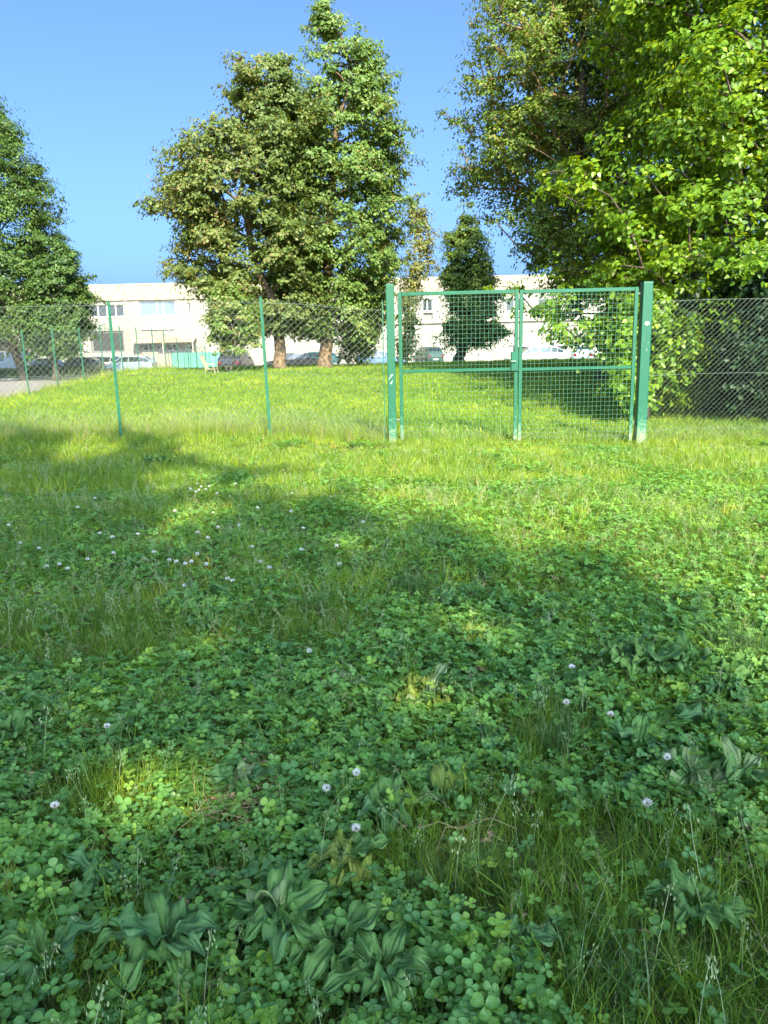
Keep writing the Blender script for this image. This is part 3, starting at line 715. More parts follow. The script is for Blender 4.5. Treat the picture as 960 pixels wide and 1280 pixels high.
# white block on the right: kiosk-like shed
sh = empty('shed', (q(672, 455, 62).x, 62, 0), 'low white flat roofed shed with a dark window behind the right gate leaf', 'shed')
xa_, xb_ = q(652, 440, 62).x, q(706, 440, 62).x
MB().box((xa_, 62.4, 0), (xb_, 66, q(672, 433, 62.4).z)).build('wall', M['plaster'], sh, world=True)
MB().box((xa_ - .3, 62.0, q(672, 433, 62.4).z + .004), (xb_ + .3, 66.3, q(672, 430.5, 62.4).z)).build('roof', M['white'], sh, world=True)
MB().box((q(663, 440, 62.4).x, 62.34, q(672, 443.5, 62.4).z), (q(685, 440, 62.4).x, 62.397, q(672, 437, 62.4).z)).build('window', M['glass'], sh, world=True)
# pale wall seen between the trunks
wl_ = empty('garden_wall', (q(330, 455, 68).x, 68, 0), 'pale wall seen between the trunks of the middle trees', 'wall')
MB().box((q(308, 440, 68).x, 68, 0), (q(334, 440, 68).x, 68.3, q(320, 432, 68).z)).build('wall_block', M['plaster'], wl_, world=True)
MB().box((q(372, 440, 68).x, 68, 0), (q(470, 440, 68).x, 68.3, q(390, 437.5, 68).z)).build('wall_block', M['plaster'], wl_, world=True)

# ================================================================== cars
def car(label, colr, px, Y, rz, kind='hatch', name='parked_car', group='cars parked beyond the meadow'):
    spec = {'hatch': dict(L=3.9, W=1.66, H=1.46, hood=.23, ws=.42, rr=.93, hz=.92, tail=.97),
            'estate': dict(L=4.4, W=1.74, H=1.50, hood=.24, ws=.40, rr=.95, hz=.93, tail=1.0),
            'sedan': dict(L=4.4, W=1.74, H=1.42, hood=.26, ws=.42, rr=.84, hz=.90, tail=.95),
            'suv': dict(L=4.4, W=1.85, H=1.72, hood=.22, ws=.38, rr=.95, hz=1.05, tail=1.1),
            'van': dict(L=4.7, W=1.90, H=1.95, hood=.16, ws=.34, rr=.97, hz=1.15, tail=1.2)}[kind]
    p = at(px, 455, Y)
    t = empty(name, (p.x, Y, .006), label, 'car' if kind != 'van' else 'van', group, rz)
    Lc, W, H = spec['L'], spec['W'], spec['H']; hz = spec['hz']
    paint = mat('car_paint', colr, .25, metal=.15, spec=.6)
    # stations along the car (fraction, bottom, belt, roof, half width belt, half width roof)
    S = [(0.0, .38, .62, .66, .78, .70), (.03, .25, .68, .74, .93, .82), (.10, .20, .78, .82, .99, .88), (spec['hood'], .19, hz, hz + .03, 1.0, .86),
         (spec['ws'], .19, hz + .03, H - .03, 1.0, .70), (.55, .19, hz + .04, H, 1.0, .72), (.75, .19, hz + .05, H - .02, 1.0, .71),
         (spec['rr'] - .10 if kind != 'sedan' else .72, .20, hz + .06, H - .07, .99, .68), (spec['rr'], .22, hz + .05, hz + .12 if kind == 'sedan' else hz + .25, .97, .74), (.985, .27, spec['tail'] - .05, spec['tail'] + .0, .93, .80), (1.0, .38, .70, .74, .86, .76)]
    S = sorted(S, key=lambda s: s[0])
    b = MB(); n = 8; hw = W / 2
    rings = []
    for (f, zb, zm, zr, wb, wr) in S:
        x = (f - .5) * Lc
        rings.append([(x, -hw * wb * .92, zb), (x, -hw * wb, (zb + zm) / 2), (x, -hw * wb * .97, zm), (x, -hw * wr, zr), (x, hw * wr, zr), (x, hw * wb * .97, zm), (x, hw * wb, (zb + zm) / 2), (x, hw * wb * .92, zb)])
    for r_ in rings: b.v += r_
    for i in range(len(rings) - 1):
        for j in range(n):
            a = i * n + j; c = i * n + (j + 1) % n; b.f.append((a, c, c + n, a + n)); b.m.append(0)
    b.f.append(tuple(range(n))); b.m.append(0); e = (len(rings) - 1) * n; b.f.append(tuple(range(e, e + n))[::-1]); b.m.append(0)
    b.build('body', paint, t, smooth=False)
    def lerp(u, v, k): return tuple(u[i] + (v[i] - u[i]) * k for i in range(3))
    def quad(i, j0, j1, a, c, out, nm='window', m=M['car_glass']):
        """pane over face between ring i and i+1, side points j0 (low) j1 (high)"""
        A, B, C_, D_ = rings[i][j0], rings[i+1][j0], rings[i+1][j1], rings[i][j1]
        P = [lerp(lerp(A, B, a), lerp(D_, C_, a), .12), lerp(lerp(A, B, c), lerp(D_, C_, c), .12), lerp(lerp(A, B, c), lerp(D_, C_, c), .86), lerp(lerp(A, B, a), lerp(D_, C_, a), .86)]
        P = [(p_[0] + out[0], p_[1] + out[1], p_[2] + out[2]) for p_ in P]
        MB().face(P).build(nm, m, t)
    for s, (j0, j1) in ((-1, (2, 3)), (1, (5, 4))):
        o = (0, s * .012, .006)
        for i in range(len(S) - 1):
            if S[i][0] >= spec['hood'] - .01 and S[i+1][0] <= spec['rr'] + .001 and S[i+1][0] > spec['hood']:
                if kind == 'van' and S[i][0] > .5: continue
                quad(i, j0, j1, .30 if i == 3 else .04, .96, o)
    # windscreen and rear window
    i = [s[0] for s in S].index(spec['hood'])
    A, B, C_, D_ = rings[i][3], rings[i][4], rings[i+1][4], rings[i+1][3]
    MB().face([lerp(lerp(A, D_, .12), lerp(B, C_, .12), .05), lerp(lerp(A, D_, .12), lerp(B, C_, .12), .95), lerp(lerp(A, D_, .92), lerp(B, C_, .92), .94), lerp(lerp(A, D_, .92), lerp(B, C_, .92), .06)]).build('windscreen', M['car_glass'], t).location = (-.012, 0, .012)
    i = [s[0] for s in S].index(spec['rr']) - 1
    A, B, C_, D_ = rings[i][3], rings[i][4], rings[i+1][4], rings[i+1][3]
    MB().face([lerp(lerp(A, D_, .10), lerp(B, C_, .10), .06), lerp(lerp(A, D_, .10), lerp(B, C_, .10), .94), lerp(lerp(A, D_, .97), lerp(B, C_, .97), .95), lerp(lerp(A, D_, .97), lerp(B, C_, .97), .05)]).build('rear_window', M['car_glass'], t).location = (.012, 0, .012)
    for s in (-1, 1):
        MB().box((-Lc/2 - .0, s * hw * .60 - .16, .60), (-Lc/2 + .16, s * hw * .60 + .16, .74)).build('headlight', M['head'], t)
        MB().box((Lc/2 - .14, s * hw * .72 - .11, .68), (Lc/2 + .012, s * hw * .72 + .11, .90)).build('tail_light', M['tail'], t)
        MB().box((-Lc * .5 + Lc * (spec['ws'] - .04), s * (hw + .02) - .07, hz + .02), (-Lc * .5 + Lc * (spec['ws'] - .01), s * (hw + .10) - .07 + .04, hz + .16)).build('mirror', paint, t)
        for fxx in (-.5 + .19, -.5 + .81):
            cx = fxx * Lc; wr_ = .31
            tb = MB(); k = 18
            prof = [(.62, -.10), (.95, -.10), (1.0, -.06), (1.0, .06), (.95, .10), (.62, .10)]
            for (rf_, yy) in prof:
                for a in range(k): tb.v.append((wr_ * rf_ * math.cos(2*PI*a/k), yy, wr_ * rf_ * math.sin(2*PI*a/k)))
            for u in range(len(prof) - 1):
                for a in range(k): tb.f.append((u*k+a, u*k+(a+1)%k, (u+1)*k+(a+1)%k, (u+1)*k+a)); tb.m.append(0)
            wo = tb.build('wheel', M['tyre'], t); wo.location = (cx, s * (hw - .06), wr_)
            rb = MB(); rb.face([(wr_*.62*math.cos(2*PI*a/k), s * .085, wr_*.62*math.sin(2*PI*a/k)) for a in range(k)])
            rb.build('rim', M['rim'], wo)
    MB().box((Lc/2 - .02, -.26, .42), (Lc/2 + .02, .26, .53)).build('number_plate', M['white'], t)
    return t
car('pale blue grey people carrier under the big tree at the left edge', (.34, .40, .46), 8, 60, 0.05, 'van')
car('dark blue saloon half hidden between the two trees on the left', (.04, .05, .07), 62, 61, PI, 'sedan')
car('dark grey hatchback, last but one before the silver estate car', (.05, .055, .06), 97, 62, 0, 'hatch')
car('silver estate car parked behind the light blue hatchback', (.42, .44, .45), 137, 64, PI - .1, 'estate')
car('light blue hatchback with its nose to the left', (.27, .36, .47), 161, 59, 0.03, 'hatch')
car('black van seen from behind next to the thin stemmed tree', (.03, .03, .035), 296, 60, -PI/2 - .1, 'suv')
car('black saloon seen between the trunks of the middle trees', (.015, .016, .02), 365, 60, .1, 'sedan')
car('teal hatchback right of the black saloon', (.05, .13, .13), 394, 64, -.5, 'hatch')
car('blue car peeping out left of the left gate post', (.12, .20, .33), 476, 62, PI, 'hatch')
car('small dark green car in front of the wall left of the cone shaped tree', (.03, .06, .05), 535, 78, -PI/2 + .3, 'suv')
car('white estate car in front of the flat roofed shed', (.45, .45, .45), 668, 58.5, .05, 'estate')
car('pale blue car in the shade right of the white estate car', (.35, .42, .52), 727, 60, -PI/2 - .2, 'hatch')

# ================================================================== garden chair in the meadow
cp = at(259, 462, 30); cz = gzf(cp.x, 30)
ch = empty('garden_chair', (cp.x, 30, cz), 'beige plastic garden chair with a high slanting back alone in the meadow', 'chair', None, R(-8))
ch.scale = (.82, .82, .82)
b = MB().box((-.02, -.24, .30), (.46, .24, .335)); o = b.build('seat', M['plastic'], ch); bevel(o, .01)
for k in range(5):
    y = -.2 + k * .09
    MB().tube([(.0, y + .02, .33), (-.10, y + .02, .60), (-.24, y + .02, .92)], .022, 4).build('slat', M['plastic'], ch)
MB().tube([(-.24, -.22, .93), (-.24, .22, .93)], .022, 6).build('top_rail', M['plastic'], ch)
for s in (-1, 1):
    MB().tube([(.42, s * .22, .31), (.50, s * .23, 0)], .022, 6).build('leg', M['plastic'], ch)
    MB().tube([(.02, s * .22, .31), (-.06, s * .23, 0)], .022, 6).build('leg', M['plastic'], ch)
    MB().tube([(-.10, s * .25, .56), (.38, s * .25, .54), (.42, s * .24, .32)], .018, 6).build('armrest', M['plastic'], ch)

# ================================================================== ground cover
GC = {}
INS = 'INSTANCER'
GC['clover'] = leafmat('clover_leaf', [(0, (0.066, 0.178, 0.055)), (.45, (0.142, 0.321, 0.068)), (.8, (0.258, 0.440, 0.064)), (1, (0.324, 0.511, 0.072))], INS, rough=.42, transl=.42, spec=.4)
GC['stem'] = leafmat('clover_stem', [(0, (.06, .12, .03)), (1, (.14, .20, .05))], INS, transl=.1)
GC['grass'] = leafmat('grass_blade', [(0, (0.080, 0.167, 0.022)), (.45, (0.166, 0.289, 0.030)), (.8, (0.347, 0.428, 0.037)), (1, (0.692, 0.536, 0.109))], INS, rough=.5, transl=.35)
GC['seed'] = leafmat('seed_head', [(0, (.24, .33, .17)), (1, (.40, .44, .27))], INS, transl=.3)
GC['dry'] = leafmat('dry_grass', [(0, (.22, .18, .09)), (1, (.36, .30, .17))], INS, transl=.2)

def chevron(m):
    n = m.node_tree.nodes; l = m.node_tree.links; p = n['Principled BSDF']; src = p.inputs['Base Color'].links[0].from_socket
    a = n.new('ShaderNodeAttribute'); a.attribute_type = 'GEOMETRY'; a.attribute_name = 'mark'
    k = n.new('ShaderNodeMath'); k.operation = 'MULTIPLY'; k.inputs[1].default_value = .42; l.new(a.outputs['Fac'], k.inputs[0])
    x = n.new('ShaderNodeMix'); x.data_type = 'RGBA'; l.new(k.outputs[0], x.inputs[0]); l.new(src, x.inputs[6]); x.inputs[7].default_value = (.32, .50, .24, 1)
    l.new(x.outputs[2], p.inputs['Base Color'])
chevron(GC['clover'])
def clover_leaf_geo(b, c, r, up, ang, mi=0, fine=True):
    """one trifoliate leaf at c"""
    up = up.normalized(); t = up.cross(Vector((0.3, 1, 0.1))).normalized(); s = up.cross(t)
    for k in range(3):
        a = ang + k * 2 * PI / 3 + random.uniform(-.15, .15); rk = r * random.uniform(.85, 1.1)
        d = t * math.cos(a) + s * math.sin(a); e = up.cross(d); tl = random.uniform(-.15, .35); fo = random.uniform(.05, .22)
        q = lambda u, v, h: c + d * (u * rk) + e * (v * rk) + up * (h * rk)
        rows = ((.03, .03), (.16, .21), (.34, .37), (.54, .46), (.74, .46), (.90, .36), (1.0, .20)) if fine else ((.04, .02), (.30, .34), (.68, .46), (1.0, .24))
        i = len(b.v)
        for (u, w_) in rows:
            tip = -.04 if u >= 1.0 else 0
            for sgn in ((-1, -.5, 0, .5, 1) if fine else (-1, 0, 1)):
                b.v.append(tuple(q(u + (tip if sgn == 0 else -.03 * abs(sgn) * (u > .8)), w_ * sgn, abs(sgn) * fo * (1 - .3 * u) + tl * u * .8)))
                if fine:
                    mk_ = math.exp(-((u + .28 * abs(sgn) - .56) / .10) ** 2)
                    if mk_ > .15: b.marks[len(b.v) - 1] = mk_ * (1 - .5 * abs(sgn))
        nc = 5 if fine else 3
        for r_ in range(len(rows) - 1):
            for k2 in range(nc - 1):
                a_ = i + r_ * nc + k2; b.f.append((a_, a_ + nc, a_ + nc + 1, a_ + 1)); b.m.append(mi)
def proto(collname, meshes):
    c = bpy.data.collections.new(collname)
    for i, me in enumerate(meshes):
        o = bpy.data.objects.new('%s_kind_%02d' % (collname, i), me); c.objects.link(o)
    return c
def mk_clover(nleaf, spread, hmin, hmax, r, fine=True):
    b = MB(); b.marks = {}
    for k in range(nleaf):
        a = random.uniform(0, 2*PI); rr = spread * math.sqrt(random.random()); h = random.uniform(hmin, hmax)
        c = Vector((rr * math.cos(a), rr * math.sin(a), h)); up = Vector((random.gauss(0, .28) + .3 * math.cos(a) * rr / max(spread, .01), random.gauss(0, .28) - .12, 1))
        clover_leaf_geo(b, c, r * random.uniform(.7, 1.2), up, random.uniform(0, 6), 0, fine)
        f = Vector((c.x * .5, c.y * .5, 0)); b.tube([f, (f + c) / 2 + Vector((c.x * .15, c.y * .15, 0)), c], .0009, 3, 1, cap=False)
    me = b.mesh('clover_clump', [GC['clover'], GC['stem']], True)
    if fine:
        at_ = me.attributes.new('mark', 'FLOAT', 'POINT'); v_ = np.zeros(len(me.vertices), np.float32)
        for k_, x_ in b.marks.items(): v_[k_] = x_
        at_.data.foreach_set('value', v_)
    return me
def mk_grass(nb, spread, hmin, hmax, w, lean=.5, seg=3, mi=0, seeds=0, dry=0.0):
    b = MB()
    for k in range(nb):
        a = random.uniform(0, 2*PI); rr = spread * math.sqrt(random.random()); x0, y0 = rr * math.cos(a), rr * math.sin(a)
        h = random.uniform(hmin, hmax); az = random.uniform(0, 2*PI); ln = random.uniform(.1, lean) * h; ww = w * random.uniform(.6, 1.2)
        dx, dy = math.cos(az), math.sin(az); fa = random.uniform(0, 2*PI); wx, wy = math.cos(fa) * ww / 2, math.sin(fa) * ww / 2
        mm = 2 if random.random() < dry else 0
        i = len(b.v)
        for j in range(seg + 1):
            f = j / seg; px_ = x0 + dx * ln * f ** 1.9; py_ = y0 + dy * ln * f ** 1.9; pz = h * (f - .28 * (ln / h) * f * f)
            tw = (1 - f ** 1.6) if j < seg else 0.04
            b.v += [(px_ - wx * tw, py_ - wy * tw, pz), (px_ + wx * tw, py_ + wy * tw, pz)]
        for j in range(seg): b.f.append((i + 2*j, i + 2*j + 1, i + 2*j + 3, i + 2*j + 2)); b.m.append(mm)
    for k in range(seeds):
        x0, y0 = random.gauss(0, spread * .6), random.gauss(0, spread * .6); h = random.uniform(hmax * 1.0, hmax * 1.5); az = random.uniform(0, 2*PI); ln = h * random.uniform(.1, .5)
        pts = [Vector((x0 + math.cos(az) * ln * f ** 2, y0 + math.sin(az) * ln * f ** 2, h * f)) for f in (0, .4, .75, 1)]
        b.tube(pts, .0007, 3, 1, cap=False)
        for s in range(16):
            f = random.uniform(.66, 1.0); p = Vector((x0 + math.cos(az) * ln * f ** 2, y0 + math.sin(az) * ln * f ** 2, h * f)); o = Vector((random.gauss(0, 1), random.gauss(0, 1), .5)).normalized() * .022 * (1.15 - f) * 2.2
            q_ = p + o; t_ = Vector((random.gauss(0, 1), random.gauss(0, 1), random.gauss(0, 1))).normalized() * .0022
            b.face([q_ - t_, q_ + Vector((0, 0, .005)), q_ + t_, q_ - Vector((0, 0, .004))], 1)
    return b.mesh('grass_clump', [GC['grass'], GC['seed'], GC['dry']])
clo_near = proto('clover_near', [mk_clover(1, .0, .05, .08, r) for r in (.015, .017, .019, .021)] + [mk_clover(4, .042, .04, .09, .0165) for _ in range(6)])
clo_far = proto('clover_far', [mk_clover(17, .10, .03, .085, .0178, False) for _ in range(8)])
gr_near = proto('grass_near', [mk_grass(14, .035, .07, .16, .0032, .8, 4, dry=.03) for _ in range(7)] + [mk_grass(9, .03, .08, .14, .0028, .7, 4, seeds=1, dry=.04) for _ in range(2)])
gr_mid = proto('grass_mid', [mk_grass(26, .09, .07, .17, .0045, .8, 3, dry=.08) for _ in range(6)] + [mk_grass(22, .09, .08, .17, .0045, .7, 3, seeds=2, dry=.12) for _ in range(3)])
gr_wide = proto('grass_wide', [mk_grass(16, .10, .05, .15, .0085, .9, 3, dry=.03) for _ in range(7)] + [mk_grass(16, .10, .06, .15, .0075, .7, 3, seeds=1, dry=.05) for _ in range(2)])
gr_far = proto('grass_far', [mk_grass(30, .22, .05, .14, .013, .9, 2, dry=.02) for _ in range(6)])
gr_tall = proto('grass_tall', [mk_grass(22, .10, .14, .34, .005, .7, 4, seeds=2, dry=.12) for _ in range(6)])

def gn_group():
    g = bpy.data.node_groups.new('scatter', 'GeometryNodeTree')
    g.interface.new_socket('Geometry', in_out='INPUT', socket_type='NodeSocketGeometry')
    s = g.interface.new_socket('Kinds', in_out='INPUT', socket_type='NodeSocketCollection')
    g.interface.new_socket('Geometry', in_out='OUTPUT', socket_type='NodeSocketGeometry')
    n = g.nodes; l = g.links
    gi = n.new('NodeGroupInput'); go = n.new('NodeGroupOutput')
    ci = n.new('GeometryNodeCollectionInfo'); ci.inputs['Separate Children'].default_value = True; ci.inputs['Reset Children'].default_value = True
    l.new(gi.outputs['Kinds'], ci.inputs['Collection'])
    ip = n.new('GeometryNodeInstanceOnPoints'); ip.inputs['Pick Instance'].default_value = True
    def na(nm, ty):
        a = n.new('GeometryNodeInputNamedAttribute'); a.data_type = ty; a.inputs['Name'].default_value = nm
        return [o for o in a.outputs if o.name == 'Attribute' and o.enabled][0]
    er = n.new('FunctionNodeEulerToRotation'); l.new(na('rot', 'FLOAT_VECTOR'), er.inputs[0])
    mp = n.new('GeometryNodeMeshToPoints'); l.new(gi.outputs['Geometry'], mp.inputs['Mesh'])
    l.new(mp.outputs[0], ip.inputs['Points']); l.new(ci.outputs[0], ip.inputs['Instance'])
    l.new(na('kind_index', 'INT'), ip.inputs['Instance Index']); l.new(er.outputs[0], ip.inputs['Rotation']); l.new(na('size', 'FLOAT'), ip.inputs['Scale'])
    l.new(ip.outputs[0], go.inputs[0])
    return g, s.identifier
GG, GKEY = gn_group()
def scatter(name, label, cat, X, Y, scale, tint, coll, zoff=0.0, tilt=.12, nk=None):
    n = len(X); Z = gz(X, Y) + zoff
    me = bpy.data.meshes.new(name); me.vertices.add(n); me.vertices.foreach_set('co', np.stack([X, Y, Z], 1).astype(np.float32).ravel())
    k = len(coll.objects)
    a = me.attributes.new('rot', 'FLOAT_VECTOR', 'POINT'); a.data.foreach_set('vector', np.stack([rng.normal(0, tilt, n), rng.normal(0, tilt, n), rng.uniform(0, 2*PI, n)], 1).astype(np.float32).ravel())
    a = me.attributes.new('size', 'FLOAT', 'POINT'); a.data.foreach_set('value', scale.astype(np.float32))
    a = me.attributes.new('tint', 'FLOAT', 'POINT'); a.data.foreach_set('value', np.clip(tint, 0, 1).astype(np.float32))
    a = me.attributes.new('kind_index', 'INT', 'POINT'); a.data.foreach_set('value', rng.integers(0, k, n).astype(np.int32))
    o = link(name, me); md = o.modifiers.new('scatter', 'NODES'); md.node_group = GG; md[GKEY] = coll
    tag(o, label, cat, None, 'stuff')
    return o
def area_pts(y0, y1, dens, margin=.9, xmin=-99, xmax=99):
    """random points on the ground in the visible wedge"""
    k = .56; a = 2 * (k * (y0 + y1) / 2 + margin) * (y1 - y0); n = int(a * dens * 1.35)
    Y = rng.uniform(y0, y1, n); wmax = k * y1 + margin; X = rng.uniform(-wmax, wmax, n); keep = (np.abs(X) < k * Y + margin) & (X > xmin) & (X < xmax)
    return X[keep], Y[keep]
def cloverness(X, Y):
    """0 grass .. 1 clover, patches as in the picture"""
    v = .5 + .55 * vnoise(X, Y, .42, 5) + .35 * vnoise(X, Y, 1.1, 2)
    v += .15 + .15 * (1 - sstep(5.5, 8.5, Y)) - .50 * sstep(5.8, 10.5, Y)
    # fine grass patches
    for (px, py, r) in ((60, 800, .75), (150, 850, .4), (160, 1190, .22), (140, 1000, .3), (690, 1220, .32), (850, 1190, .35), (560, 1090, .2), (690, 930, .22), (960, 780, .5), (330, 1120, .2), (420, 780, .35), (130, 590, 1.4), (60, 580, 1.5)):
        p = on_ground(px, py); v -= 1.0 * np.exp(-((X - p.x) ** 2 + (Y - p.y) ** 2) / r ** 2)
    for (px, py, r) in ((160, 900, .6), (250, 870, .6), (450, 920, .5), (600, 830, .5), (650, 700, .8), (780, 740, .9), (600, 1230, .3), (100, 1110, .25), (350, 680, 1.0), (100, 700, 1.), (850, 650, 1.2), (920, 690, .9)):
        p = on_ground(px, py); v += .7 * np.exp(-((X - p.x) ** 2 + (Y - p.y) ** 2) / r ** 2)
    return np.clip(v, 0, 1)
# clover near
X, Y = area_pts(.85, 4.2, 1800, .8); c = cloverness(X, Y); k = rng.uniform(0, 1, len(X)) < .10 + .95 * sstep(.25, .6, c); X, Y = X[k], Y[k]
hsc = 1 + .25 * vnoise(X, Y, .22, 9)
scatter('clover', 'carpet of three leaved white clover in the near meadow', 'clover', X, Y, np.clip(rng.normal(.97, .27, len(X)), .4, 1.5) * hsc, .38 + .15 * rng.normal(size=len(X)) + .16 * vnoise(X, Y, .35, 1) + .38 * (rng.uniform(0, 1, len(X)) < .06), clo_near, 0, .22)
X, Y = area_pts(4.2, 11.6, 150, 1.0); c = cloverness(X, Y); k = rng.uniform(0, 1, len(X)) < .05 + .95 * sstep(.3, .65, c); X, Y = X[k], Y[k]
scatter('clover', 'clover patches spread through the grass towards the gate', 'clover', X, Y, np.clip(rng.normal(1.0, .18, len(X)), .6, 1.5) * (1 + .2 * vnoise(X, Y, .5, 9)), .45 + .14 * rng.normal(size=len(X)) + .16 * vnoise(X, Y, .8, 1), clo_far, 0, .15)
# grass near / mid
X, Y = area_pts(.85, 4.2, 650, .8); c = cloverness(X, Y); k = rng.uniform(0, 1, len(X)) < .22 + .9 * (1 - sstep(.2, .6, c)); X, Y = X[k], Y[k]
scatter('grass', 'fine grass and seed heads growing through the near clover', 'grass', X, Y, np.clip(rng.normal(.95, .28, len(X)), .4, 1.8), .22 + .17 * rng.normal(size=len(X)), gr_near, 0, .2)
for (ya, yb, dn, cl_, lb) in ((4.2, 7.2, 300, gr_mid, 'meadow grass among the clover in the middle distance'), (7.2, 12.7, 230, gr_wide, 'meadow grass between the clover and the gate')):
    X, Y = area_pts(ya, yb, dn, 1.0); c = cloverness(X, Y); k = rng.uniform(0, 1, len(X)) < .28 + .72 * (1 - sstep(.35, .75, c)); X, Y = X[k], Y[k]
    lush = 1 + .30 * vnoise(X, Y, .9, 4) + .10 * (1 - sstep(-4, -1, X)) - .30 * sstep(10.6, 11.0, Y) * (1 - sstep(11.4, 11.8, Y))
    scatter('grass', lb, 'grass', X, Y, np.clip(rng.normal(.85, .22, len(X)), .35, 1.6) * lush, .38 + .17 * rng.normal(size=len(X)) + .12 * vnoise(X, Y, .8, 6) + .08 * sstep(10.4, 10.9, Y) * (1 - sstep(11.5, 11.9, Y)), cl_, 0, .22)
def mk_litter():
    b = MB()
    for k in range(7):
        x0, y0 = random.gauss(0, .05), random.gauss(0, .05); az = random.uniform(0, 2*PI); ln = random.uniform(.04, .14); z0 = random.uniform(.01, .05)
        b.tube([(x0, y0, z0), (x0 + math.cos(az) * ln * .5, y0 + math.sin(az) * ln * .5, z0 + random.uniform(0, .03)), (x0 + math.cos(az + .4) * ln, y0 + math.sin(az + .4) * ln, z0 + random.uniform(-.01, .02))], .0011, 3, 0, cap=False)
    for k in range(2):
        x0, y0 = random.gauss(0, .06), random.gauss(0, .06); z0 = random.uniform(.03, .06); a = random.uniform(0, 6); r_ = random.uniform(.008, .02); c_, d_ = math.cos(a) * r_, math.sin(a) * r_
        b.face([(x0 - c_, y0 - d_, z0), (x0 + d_ * .5, y0 - c_ * .5, z0 + .006), (x0 + c_, y0 + d_, z0 + .004), (x0 - d_ * .5, y0 + c_ * .5, z0 + .008)], 1)
    return b.mesh('litter', [GC['dry'], M['dead_leaf']])
M['dead_leaf'] = mat('dead_leaf', (.16, .10, .045), .8, c2=(.30, .22, .11), scale=40)
litter = proto('litter_bits', [mk_litter() for _ in range(6)])
X, Y = area_pts(.85, 6.0, 16, .8)
scatter('plant_litter', 'dry stalks and dead leaf bits lying among the clover', 'plant litter', X, Y, rng.uniform(.6, 1.2, len(X)), rng.uniform(0, 1, len(X)), litter, .015, .15)
p_ = on_ground(318, 1015); n = 22; X = p_.x + rng.normal(0, .045, n); Y = p_.y + rng.normal(0, .05, n)
scatter('plant_litter', 'brown thatch on the small bare patch left of the middle', 'plant litter', X, Y, rng.uniform(.7, 1.2, n), rng.uniform(0, 1, n), litter, .03, .15)
# tall grass along the fence foot
n = 1500; X = rng.uniform(-8.5, 9, n); Y = 12.15 + rng.normal(0, .22, n); k = (X < gate_l - .05) | (rng.uniform(0, 1, n) < .35); X, Y = X[k], Y[k]
scatter('tall_grass', 'uncut grass along the foot of the fence and gate', 'grass', X, Y, np.where(X < gate_l, rng.uniform(.6, 1.15, len(X)), rng.uniform(.4, .75, len(X))), .40 + .17 * rng.normal(size=len(X)), gr_tall, 0, .15)
# meadow beyond the gate
n = 52000; Y = 12.4 + 34 * rng.uniform(0, 1, n) ** 1.25; X = rng.uniform(-1, 1, n) * (.56 * Y + 1.5); k = X > -11.75; X, Y = X[k], Y[k]
scatter('grass', 'bright meadow grass beyond the gate up to the trees', 'grass', X, Y, np.clip(rng.normal(.9, .22, len(X)), .4, 1.6) * (1 + .25 * vnoise(X, Y, 1.7, 4)), .40 + .17 * rng.normal(size=len(X)) + .12 * vnoise(X, Y, 2.2, 6), gr_far, 0, .2)
# weeds at the foot of the side fence
n = 420; Y = rng.uniform(20, 46, n); X = -11.35 + rng.normal(0, .25, n)
scatter('tall_grass', 'weeds along the foot of the fence beside the car park', 'grass', X, Y, rng.uniform(.6, 1.5, n), .62 + .15 * rng.normal(size=n), gr_tall, 0, .15)

# ------------------------------------------------------------------ big leaved plants, tufts, flowers
plm = {}
def veined(name, c, c2, transl=.3):
    m, n, l, p = nmat(name)
    tc = n.new('ShaderNodeTexCoord'); sp = n.new('ShaderNodeSeparateXYZ'); l.new(tc.outputs['UV'], sp.inputs[0])
    w = n.new('ShaderNodeMath'); w.operation = 'MULTIPLY'; l.new(sp.outputs[1], w.inputs[0]); w.inputs[1].default_value = 22
    s = n.new('ShaderNodeMath'); s.operation = 'COSINE'; l.new(w.outputs[0], s.inputs[0])
    pw_ = n.new('ShaderNodeMath'); pw_.operation = 'POWER'; ab = n.new('ShaderNodeMath'); ab.operation = 'MAXIMUM'; ab.inputs[1].default_value = 0; l.new(s.outputs[0], ab.inputs[0]); l.new(ab.outputs[0], pw_.inputs[0]); pw_.inputs[1].default_value = 14
    t = n.new('ShaderNodeTexNoise'); t.inputs['Scale'].default_value = 18; t.inputs['Detail'].default_value = 5; l.new(tc.outputs['Object'], t.inputs['Vector'])
    r = n.new('ShaderNodeValToRGB'); l.new(t.outputs['Fac'], r.inputs[0]); e = r.color_ramp.elements; e[0].position = .35; e[1].position = .68; e[0].color = (*c, 1); e[1].color = (*c2, 1)
    mx = n.new('ShaderNodeMix'); mx.data_type = 'RGBA'; l.new(r.outputs[0], mx.inputs[6]); mx.inputs[7].default_value = (c2[0] * 1.6, c2[1] * 1.35, c2[2] * 1.6, 1)
    sc_ = n.new('ShaderNodeMath'); sc_.operation = 'MULTIPLY'; l.new(pw_.outputs[0], sc_.inputs[0]); sc_.inputs[1].default_value = .38; l.new(sc_.outputs[0], mx.inputs[0])
    l.new(mx.outputs[2], p.inputs['Base Color']); p.inputs['Roughness'].default_value = .55; p.inputs['Specular IOR Level'].default_value = .25
    b = n.new('ShaderNodeBump'); b.inputs['Strength'].default_value = .7; b.inputs['Distance'].default_value = .003; b.invert = True
    l.new(s.outputs[0], b.inputs['Height']); l.new(b.outputs[0], p.inputs['Normal'])
    tr = n.new('ShaderNodeBsdfTranslucent'); l.new(mx.outputs[2], tr.inputs[0]); ms = n.new('ShaderNodeMixShader'); ms.inputs[0].default_value = transl
    l.new(p.outputs[0], ms.inputs[1]); l.new(tr.outputs[0], ms.inputs[2]); l.new(ms.outputs[0], n['Material Output'].inputs['Surface'])
    return m
plm['green'] = veined('plantain_leaf', (.080, .185, .045), (.150, .290, .075))
